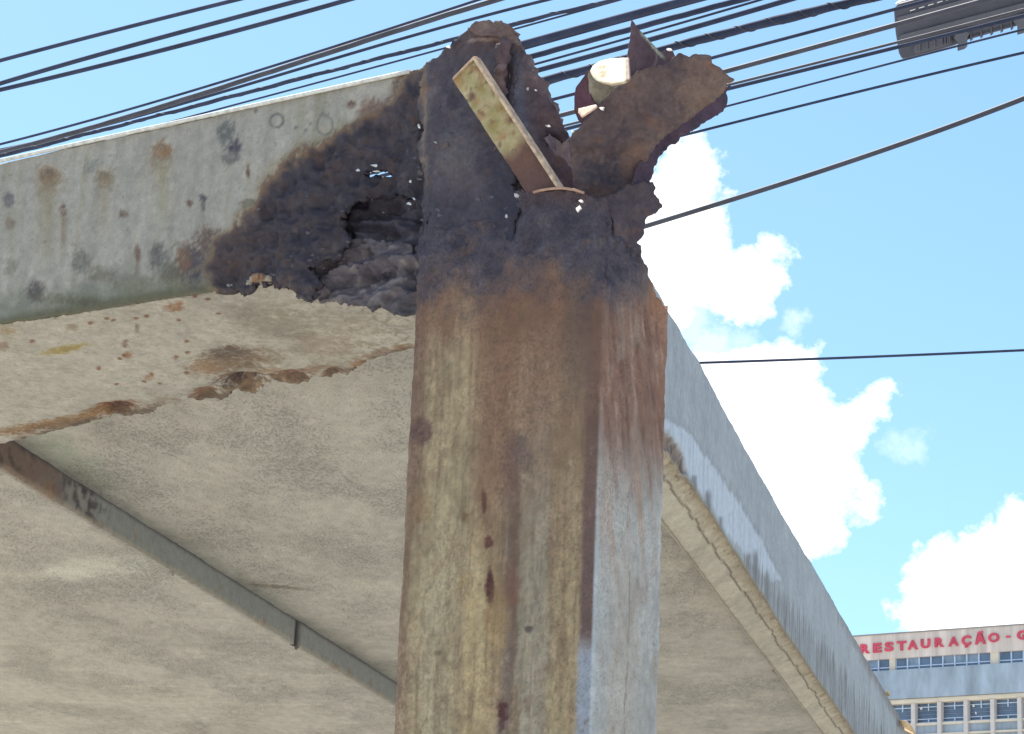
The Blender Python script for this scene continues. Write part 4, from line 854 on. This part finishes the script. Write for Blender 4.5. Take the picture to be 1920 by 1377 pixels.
# ------------------------------------------------------------------ overhead cables (run along the street, direction u)
M_CAB = plain('black_cable_sheath', (.045, .055, .095), .75, .25, 8., spec=.12)
M_CAB2 = plain('grey_cable_sheath', (.075, .075, .095), .6, .25, 8., spec=.3)
def cable(label, pts, w, dist, mt=M_CAB, wob=0., ext=18., direction=None, grp='overhead cables crossing the sky', lash=False):
    P = CAM + dist * FW * np.array([1, 1, 0]) / cos(PITCH); 
    n = NF if direction is None else direction
    W_ = [onpl(P, n, *q) for q in pts]
    a = W_[0] + (W_[0] - W_[1]) / np.linalg.norm(W_[0] - W_[1]) * ext; b = W_[-1] + (W_[-1] - W_[-2]) / np.linalg.norm(W_[-1] - W_[-2]) * (ext if direction is None else ext)
    # a smooth run through the points
    q = np.array(W_); s_ = np.r_[0, np.cumsum(np.linalg.norm(np.diff(q, axis=0), axis=1))]
    if len(q) > 2:
        deg = min(3, len(q) - 1); co = [np.polyfit(s_, q[:, k], deg if len(q) > 4 else 2) for k in range(3)]
        ss = np.linspace(0, s_[-1], 90); q2 = np.column_stack([np.polyval(c, ss) for c in co])
    else: q2 = np.column_stack([np.interp(np.linspace(0, s_[-1], 60), s_, q[:, k]) for k in range(3)])
    a = q2[0] + (q2[0] - q2[1]) / np.linalg.norm(q2[0] - q2[1]) * ext; b = q2[-1] + (q2[-1] - q2[-2]) / np.linalg.norm(q2[-1] - q2[-2]) * ext
    Q = np.vstack([a, q2, b]); dm = np.linalg.norm(q2.mean(0) - CAM)
    r = 1.2 * w / 2 * dm / FP
    if wob:
        ar = np.arange(len(Q)); Q[:, 2] += wob * r * (np.sin(ar * .55) + .6 * np.sin(ar * 1.37 + 1))
    c = Q[1:-1].mean(0); 
    o = tube('overhead_cable', Q, r * (1 + (.14 * np.sin(np.arange(len(Q)) * .31) * np.sin(np.arange(len(Q)) * .13 + 1) if lash else 0)), mt, None, 8); tag(o, label, 'cable', grp)
    if lash:
        hx = []
        for t_ in np.linspace(0, 1, 500):
            k = t_ * (len(q2) - 1); i_ = min(int(k), len(q2) - 2); c_ = Q[1:-1][i_] * (1 - (k - i_)) + Q[1:-1][i_ + 1] * (k - i_)
            hx.append(c_ + (cos(t_ * 110) * NZ + sin(t_ * 110) * NF) * r * 1.0)
        tube('lashing_wire', hx, r * .14, M_CAB2, o, 4)
    return o
CB = [
 ('topmost cable at the left, alone in the upper left corner', [(0, 114), (150, 74), (300, 36), (455, -3)], 6.5, 9.0, M_CAB, 0, False),
 ('upper of the paired thick cables below the topmost left cable', [(0, 157), (150, 113), (300, 71), (480, 23), (580, -4)], 7.5, 9.1, M_CAB, 0, False),
 ('lower of the paired thick cables, with worn grey print, upper left', [(0, 169), (150, 132), (300, 97), (480, 47), (660, -2)], 7.5, 9.2, M_CAB, 0, False),
 ('thin dark cable running just above the thick grey-brown bundle', [(0, 271), (120, 239), (300, 189), (480, 134), (640, 82), (760, 46), (905, -3)], 4.2, 10.0, M_CAB, 0, False),
 ('thick grey-brown cable with a pale line, nearest above the left roof edge at its middle', [(0, 286), (130, 250), (240, 220), (360, 183), (480, 143), (640, 91), (760, 53), (920, 3)], 8.5, 10.2, M_CAB2, .05, False),
 ('medium cable passing under the thick grey-brown one, left of the corner', [(0, 281), (240, 225), (480, 152), (570, 126), (700, 90), (920, 28), (1030, -2)], 5, 10.4, M_CAB, 0, False),
 ('wavy wrapped cable second from the left roof edge', [(0, 295), (130, 256), (360, 203), (480, 171), (640, 127), (840, 76), (960, 45), (1072, 21), (1140, 2)], 6.5, 10.1, M_CAB, .15, True),
 ('thin cable skimming the left roof edge', [(100, 286), (240, 251), (480, 185), (640, 143), (835, 92), (960, 55), (1170, -2)], 3.2, 10.5, M_CAB, 0, False),
 ('thick double cable passing behind the tip of the spiked shard', [(700, 163), (985, 82), (1180, 30), (1300, -3)], 12.5, 10.8, M_CAB, 0, False),
 ('thin cable hugging the lower side of the thick double cable at the shard', [(700, 174), (985, 91), (1180, 38), (1330, -3)], 4, 10.9, M_CAB, 0, False),
 ('medium cable crossing the middle of the spiked shard', [(700, 190), (990, 108), (1180, 56), (1400, -3)], 9.5, 11.0, M_CAB, .05, False),
 ('thin cable just below the one crossing the middle of the shard', [(700, 202), (1000, 121), (1178, 74), (1240, 52), (1440, -4)], 4, 11.1, M_CAB, 0, False),
 ('cable passing behind the foot of the spiked shard', [(700, 213), (1005, 133), (1178, 86), (1240, 69), (1440, 11), (1490, -3)], 8.5, 11.2, M_CAB, 0, False),
 ('lumpy wrapped thick bundle touching the notch right of the spiked shard', [(700, 238), (1020, 152), (1110, 128), (1250, 93), (1340, 68), (1440, 43), (1540, 16), (1640, -4)], 14, 11.3, M_CAB, .05, True),
 ('thin cable leaving the ragged top of the torn plate towards the lamp end', [(700, 272), (1045, 185), (1330, 109), (1440, 82), (1670, 20), (1750, -2)], 5.5, 11.0, M_CAB, 0, False),
 ('glossy cable crossing the upper part of the street lamp', [(700, 305), (1055, 216), (1360, 133), (1440, 113), (1670, 50), (1830, 5)], 8, 10.6, M_CAB2, 0, False),
 ('thin upper cable of the pair crossing the middle of the street lamp', [(700, 325), (1065, 234), (1372, 158), (1440, 141), (1680, 80), (1920, 18)], 4.5, 10.4, M_CAB2, 0, False),
 ('lower thicker cable of the pair crossing the middle of the street lamp', [(700, 334), (1065, 241), (1372, 165), (1440, 149), (1680, 89), (1920, 30)], 6.2, 10.5, M_CAB, 0, False),
 ('thin cable running along the lower edge of the street lamp', [(1100, 265), (1362, 200), (1440, 179), (1690, 114), (1905, 59)], 3.6, 10.7, M_CAB, 0, False),
 ('thin cable in clear sky next below the street lamp', [(1100, 300), (1310, 247), (1440, 214), (1665, 159), (1920, 99)], 4.4, 10.9, M_CAB, 0, False),
]
for lb, pts, w, di, mt_, wb, ls in CB: cable(lb, pts, w, di, mt_, wb, lash=ls)
cable('thick lone cable rising from the torn plate to the right edge across the white cloud', [(1100, 458), (1211, 424), (1376, 374), (1572, 309), (1831, 220), (1920, 184)], 8.5, 8.0, M_CAB2)
cable('nearly level thin cable low in the sky above the side beam', [(1200, 684), (1309, 681), (1533, 673), (1920, 657)], 4.2, 14.0, M_CAB, direction=np.array([.2, -1, 0.]))

# ------------------------------------------------------------------ street lamp
LP = CAM + 13.5 * FW * np.array([1, 1, 0]) / cos(PITCH); LPo = onpl(LP, NF, 1800, 55)
NL = NF * .8 + np.array([0, 0, -.62]); NL /= np.linalg.norm(NL)
lamp = empty('street_lamp', (0, 0, 0), 'grey street lamp head with fins and clamps, behind the cables at top right', 'street lamp')
M_LAMP = plain('grey_lamp_housing', (.115, .115, .14), .6, .12, 6., spec=.3); M_LAMP2 = plain('dark_lamp_underside', (.085, .085, .11), .6, .15, 5., spec=.3); M_LPALE = plain('white_lamp_cover', (.8, .8, .8), .4, .05, 5.)
def LW(x, y, o=0.): return onpl(LPo + NL * o, NL, x, y)
lend = LW(2120, -42); pole_xy = LW(2420, -150)
lamp.location = (pole_xy[0], pole_xy[1], 0)
bpy.context.view_layer.update()
def lplate(name, px, o, th, mt, bev=.0):
    ob = prism(name, [LW(x, y, o) for x, y in px], -NL * th, mt, lamp)
    if bev: md = ob.modifiers.new('edge', 'BEVEL'); md.width = bev; md.segments = 3
    return ob
lplate('housing', [(1675, 22), (1677, 14), (1684, 8), (1900, -50), (2110, -105), (2128, -40), (2110, 8), (1920, 46), (1800, 80), (1790, 86), (1700, 112), (1690, 112), (1684, 100), (1678, 62)], 0, .09, M_LAMP2, .012)
lplate('optic_cover', [(1677, 8), (1690, 2), (1900, -62), (1905, -49), (1690, 9)], -.03, .10, M_LPALE, .004)
lplate('side_channel', [(1684, 72), (1690, 66), (1925, 4), (2110, -44), (2110, -36), (1925, 13), (1694, 78)], .018, .014, M_LAMP, .004)
lplate('side_channel', [(1680, 36), (1686, 32), (1925, -32), (2110, -80), (2110, -76), (1925, -26), (1688, 40)], .014, .010, M_LAMP, .003)
lplate('driver_tray', [(1712, 94), (1716, 84), (1782, 68), (1786, 78), (1782, 84), (1716, 102)], .012, .012, M_LAMP, .003)
for x in list(range(1724, 1784, 14)) + [1772, 1777]:
    yb = 112 - (x - 1690) * .27
    lplate('cooling_fin', [(x - 1, yb - 24), (x + 1, yb - 24.5), (x + 1, yb - 6), (x - 1, yb - 5.5)], .026, .014, M_LAMP)
for x, w in ((1802, 8), (1914, 8)):
    yb = 78 - (x - 1800) * .27
    lplate('clamp', [(x - w, yb - 16), (x + w, yb - 20), (x + w + 6, yb - 14), (x + w - 1, yb - 2), (x + w - 1, yb + 15), (x - w + 1, yb + 19), (x - w + 1, yb + 2), (x - w - 6, yb - 6)], .05, .045, M_LAMP, .003)
for k, x in enumerate(range(1820, 1905, 19)):
    yb = 75 - (x - 1820) * .27
    lplate('cooling_fin', [(x - 1, yb - 14), (x + 1, yb - 14.5), (x + 1, yb + 2), (x - 1, yb + 2.5)], .01, .03, M_LAMP)
lplate('bottom_rail', [(1812, 66), (1905, 40), (1908, 46), (1816, 72)], .0, .03, M_LAMP, .002)
for x in range(1706, 1776, 17): lplate('vent_slot', [(x, 20 - (x - 1706) * .3), (x + 10, 17 - (x - 1706) * .3), (x + 10, 18.6 - (x - 1706) * .3), (x, 21.6 - (x - 1706) * .3)], .004, .006, M_LPALE)
tube('lamp_arm', [lend, lend * .6 + pole_xy * .4 + NZ * .05, np.array([pole_xy[0], pole_xy[1], pole_xy[2]])], .03, M_LAMP, lamp, 10)
tube('lamp_pole', [(pole_xy[0], pole_xy[1], 0), (pole_xy[0], pole_xy[1], pole_xy[2] + .3)], [.1, .05], plain('concrete_pole', (.35, .34, .32), .85, .15, 6.), lamp, 14)

# ------------------------------------------------------------------ far building
FB = CAM + 160 * np.array([pray(1750, 1190)[0], pray(1750, 1190)[1], 0]) / hypot(*pray(1750, 1190)[:2]); FB[2] = 0
E1 = -u                                                # to the right along the facade
def bs(x, y): return float((onpl(FB, NF, x, y) - FB) @ E1)
def bz(y, x=1750): return float(onpl(FB, NF, x, y)[2])
def cpx(cx, cy): return 1580 + cx / 5.647, 1140 + cy / 5.647
def cs(cx, cy=700): return bs(*cpx(cx, cy))
Zc = lambda cy: bz(*reversed(cpx(960, cy)))
bld = empty('hospital_building', FB, 'pale pink and grey concrete hospital block with red wall lettering, beyond the side beam', 'building')
M_PINK = plain('hazy_pink_render', (.66, .56, .50), .85, .26, 1.6, stretch=(1, 1, .10)); M_BLUE = plain('blue_grey_render', (.35, .41, .48), .85, .3, .9, stretch=(1, 1, .35)); M_PIER = plain('cream_pier', (.70, .60, .48), .85, .08, 1.)  # render tones paled to include the distance haze
M_MULL = plain('pale_blue_frame', (.58, .66, .80), .6, .08, 2.); M_GLASS = plain('dark_blue_window_glass', (.12, .17, .26), .2, .3, .7, spec=.7); M_GLASS2 = plain('reflecting_window_glass', (.22, .28, .38), .2, .5, .9, spec=.8)
M_COLB = plain('pink_grey_column', (.62, .56, .53), .85, .08, 2.); M_SHUT = plain('dark_louvre', (.2, .23, .3), .6, .2, 3.)
M_RED = plain('faded_red_letter', (.62, .07, .12), .6, .2, 2.)
def bbox_(name, s0, s1, z0, z1, d0, d1, mt, par=bld):  # d = out from the facade plane
    return box(name, FB + E1 * s0 + NF * d0 + NZ * z0, E1 * (s1 - s0), NF * (d1 - d0), NZ * (z1 - z0), mt, par)
SL, SR = cs(-2600), cs(3600)
zT = Zc(248); zW1 = Zc(510); zW0 = Zc(640); zP0 = Zc(950); zB0 = Zc(1002); zl0 = Zc(1215); zs0 = Zc(1240); fl = (zP0 - Zc(1530)) if False else 3.5
bbox_('parapet_band', SL, SR, zW1, zT, -.5, 0, M_PINK)
bbox_('parapet_coping', SL, SR, zT, zT + .08, -.55, .06, plain('stained_coping', (.30, .28, .27), .9, .2, 1.))
bbox_('spandrel_band', SL, SR, zP0, zW0, -.5, .25, M_BLUE)
bbox_('back_wall', SL, SR, zP0 - 28 if False else .3, zT - .3, -14, -.55, M_PINK)
# upper row of windows: piers every 192 px, eight lights per bay
pier_c = [(520, 30), (1605, 46)]; pw = cs(1650) - cs(1562); pit = cs(1605) - cs(520)
for k in range(-3, 3):
    sc_ = cs(1605) + k * pit
    bbox_('pier', sc_ - pw / 2 if k != -1 else sc_ - pw * .36, sc_ + pw / 2 if k != -1 else sc_ + pw * .36, zW0, zW1, -.35, -.06, M_PIER)
zt1 = Zc(598)
for k in range(-2, 3):
    a = cs(1605) + (k - 1) * pit + pw / 2; b = cs(1605) + k * pit - pw / 2
    if k == -1: b += pw * .14
    if k == 0: a -= pw * .14
    wn = bbox_('window', a, b, zW0, zW0 + .06, -.32, -.16, M_MULL)
    bbox_('transom', a, b, zt1 - .035, zt1 + .035, -.30, -.18, M_MULL, wn)
    nl = 8
    for i in range(nl + 1):
        s_ = a + (b - a) * i / nl; bbox_('mullion', s_ - .04, s_ + .04, zW0, zW1, -.29, -.15, M_MULL, wn)
    for i in range(nl):
        s0 = a + (b - a) * i / nl; s1 = a + (b - a) * (i + 1) / nl
        bbox_('pane', s0, s1, zt1, zW1, -.27, -.25, M_GLASS2 if fr.random() < .55 else M_GLASS, wn); bbox_('pane', s0, s1, zW0, zt1, -.27, -.25, M_GLASS, wn)
# lower storeys: beam, columns, louvred windows, sills, grey aprons
pit2 = (cs(1880, 1100) - cs(755, 1100)) / 4; c0_ = cs(755, 1100); cw = .13
def storey(ztop, detailed):
    d = ztop - zP0
    bb = bbox_('lintel', SL, SR, zB0 + d, zP0 + d, -.45, .12, M_PIER)
    md = bb.modifiers.new('round', 'BEVEL'); md.width = .08; md.segments = 3
    z1, z0, zs, za = zB0 + d, zl0 + d, zs0 + d, Zc(1330) + d
    bbox_('sill', SL, SR, zs, z0, -.4, .02, M_PIER); bbox_('apron', SL, SR, za, zs, -.4, -.12, M_BLUE); bbox_('ledge', SL, SR, za - .12, za, -.4, .06, M_PIER); bbox_('ledge_wall', SL, SR, ztop - fl + .0, za - .12, -.4, -.1, M_BLUE)
    if not detailed:
        bbox_('window', SL, SR, z0, z1, -.38, -.34, M_GLASS); return
    for k in range(-9, 9):
        s_ = c0_ + k * pit2; bbox_('facade_column', s_ - cw, s_ + cw, ztop - fl, z1, -.3, .16, M_COLB)
        a, b = s_ + cw, s_ + pit2 - cw; mid = (a + b) / 2
        wn = bbox_('window', a, b, z0, z0 + .07, -.35, -.2, M_MULL)
        bbox_('pane', a, b, z0, z1, -.36, -.33, M_GLASS, wn)
        H = z1 - z0
        for j, (f_, t_) in enumerate([(.2, .035), (.42, .03), (.62, .03), (.8, .035)]):
            bbox_('louvre', a, b, z0 + H * f_, z0 + H * f_ + t_ * 1.4, -.33, -.24, M_MULL if j in (0, 3) else M_SHUT, wn)
        bbox_('mullion', mid - .035, mid + .035, z0, z0 + H * .22, -.32, -.22, M_MULL, wn); bbox_('mullion', mid - .03, mid + .03, z0 + H * .62, z1, -.32, -.22, M_MULL, wn)
storey(zP0, True)
z_ = zP0 - fl
bbox_('lower_wall', SL, SR, .05, z_ , -.5, -.02, M_BLUE)
for k in range(1, 7):
    zz_ = z_ - (k - 1) * fl - 1.2; bbox_('window', SL + 1, SR - 1, zz_ - 1.3, zz_, -.02, .01, M_GLASS)
# loose white papers in two of the lower windows
for cx, cy, w, h in [(815, 1060, 18, 26), (1370, 1030, 18, 28), (1395, 1108, 12, 24)]:
    x, y = cpx(cx, cy); s_ = bs(x, y); zc_ = float(onpl(FB, NF, x, y)[2]); bbox_('white_bag', s_ - w / 5.647 * .033 * .5, s_ + w / 5.647 * .033 * .5, zc_ - h / 5.647 * .033 * .5, zc_ + h / 5.647 * .033 * .5, -.32, -.2, M_LPALE)
# wall lettering
def letter(ch, cx, cy, w, h):
    cu = bpy.data.curves.new('letter', 'FONT'); cu.body = ch; cu.extrude = .04; cu.offset = .045; cu.resolution_u = 3
    tmp = bpy.data.objects.new('letter', cu); COL.objects.link(tmp); bpy.context.view_layer.update()
    me = bpy.data.meshes.new_from_object(tmp.evaluated_get(bpy.context.evaluated_depsgraph_get()))
    bpy.data.objects.remove(tmp)
    co = np.zeros(len(me.vertices) * 3); me.vertices.foreach_get('co', co); co = co.reshape(-1, 3)
    mn, mx = co.min(0), co.max(0); co -= (mn + mx) / 2; sx, sy = mx[0] - mn[0], mx[1] - mn[1]
    x, y = cpx(cx, cy); c = onpl(FB, NF, x, y); x0, _ = cpx(cx - w / 2, cy); x1, _ = cpx(cx + w / 2, cy)
    ws = bs(x1, y) - bs(x0, y); _, y0 = cpx(cx, cy - h / 2); _, y1 = cpx(cx, cy + h / 2); hs = bz(y0, x) - bz(y1, x)
    P = c + np.outer(co[:, 0] * ws / sx, E1) + np.outer(co[:, 1] * hs / sy, NZ) + np.outer(co[:, 2] + .05, NF)
    me.vertices.foreach_set('co', P.ravel()); me.materials.clear(); me.materials.append(M_RED); me.update()
    o = bpy.data.objects.new('letter', me); link(o, bld)
for ch, cx, cy, w, h in [('R', 240, 435, 100, 100), ('E', 370, 425, 90, 100), ('S', 495, 413, 95, 100), ('T', 627, 403, 100, 100), ('A', 745, 393, 108, 100), ('U', 880, 380, 100, 100), ('R', 1027, 367, 100, 100), ('A', 1177, 357, 108, 100),
                         ('Ç', 1312, 358, 100, 130), ('Ã', 1460, 318, 112, 138), ('O', 1603, 317, 120, 100), ('-', 1755, 307, 46, 18), ('G', 1902, 290, 110, 100)]:
    letter(ch, cx, cy, w, h)

# ------------------------------------------------------------------ dry litter on the side beam
M_STRAW = plain('dry_straw', (.50, .34, .18), .8, .3, 200.)
pb = onpl(C0, NR, 1690, 1352) ; frond = empty('dried_palm_leaf', pb, 'dry brown leaf tip lying on the side beam at the bottom right edge', 'dry leaf')
bpy.context.view_layer.update()
for k in range(9):
    a = onpl(C0 + NR * (.01 + .004 * k), NR, 1688 + k * 1.2, 1352 + k * 2.2); b = onpl(C0 + NR * (.02 + .012 * k), NR, 1712 + k * 1.5, 1366 + k * 3.5)
    mid = (a + b) / 2 + NZ * .012
    tube('leaflet', [a, mid, b], [.004, .005, .002], M_STRAW, frond, 5)
pb = onpl(C0, NR, 1660, 1299); lf = sheet('dry_leaf', [(1655, 1304), (1657, 1298), (1663, 1295), (1668, 1298), (1667, 1304), (1661, 1303)], pb + NR * .005, NF + np.array([0, 0, .4]), .004, .004, M_PAINT, None, lambda X, Y, V: Paint(X, Y, V, (196, 176, 140)).out(1), lambda X, Y, V: fbm(V, 60, 2, 351) * .02)
tag(lf, 'small curled pale leaf perched on the side beam left of the building', 'dry leaf')
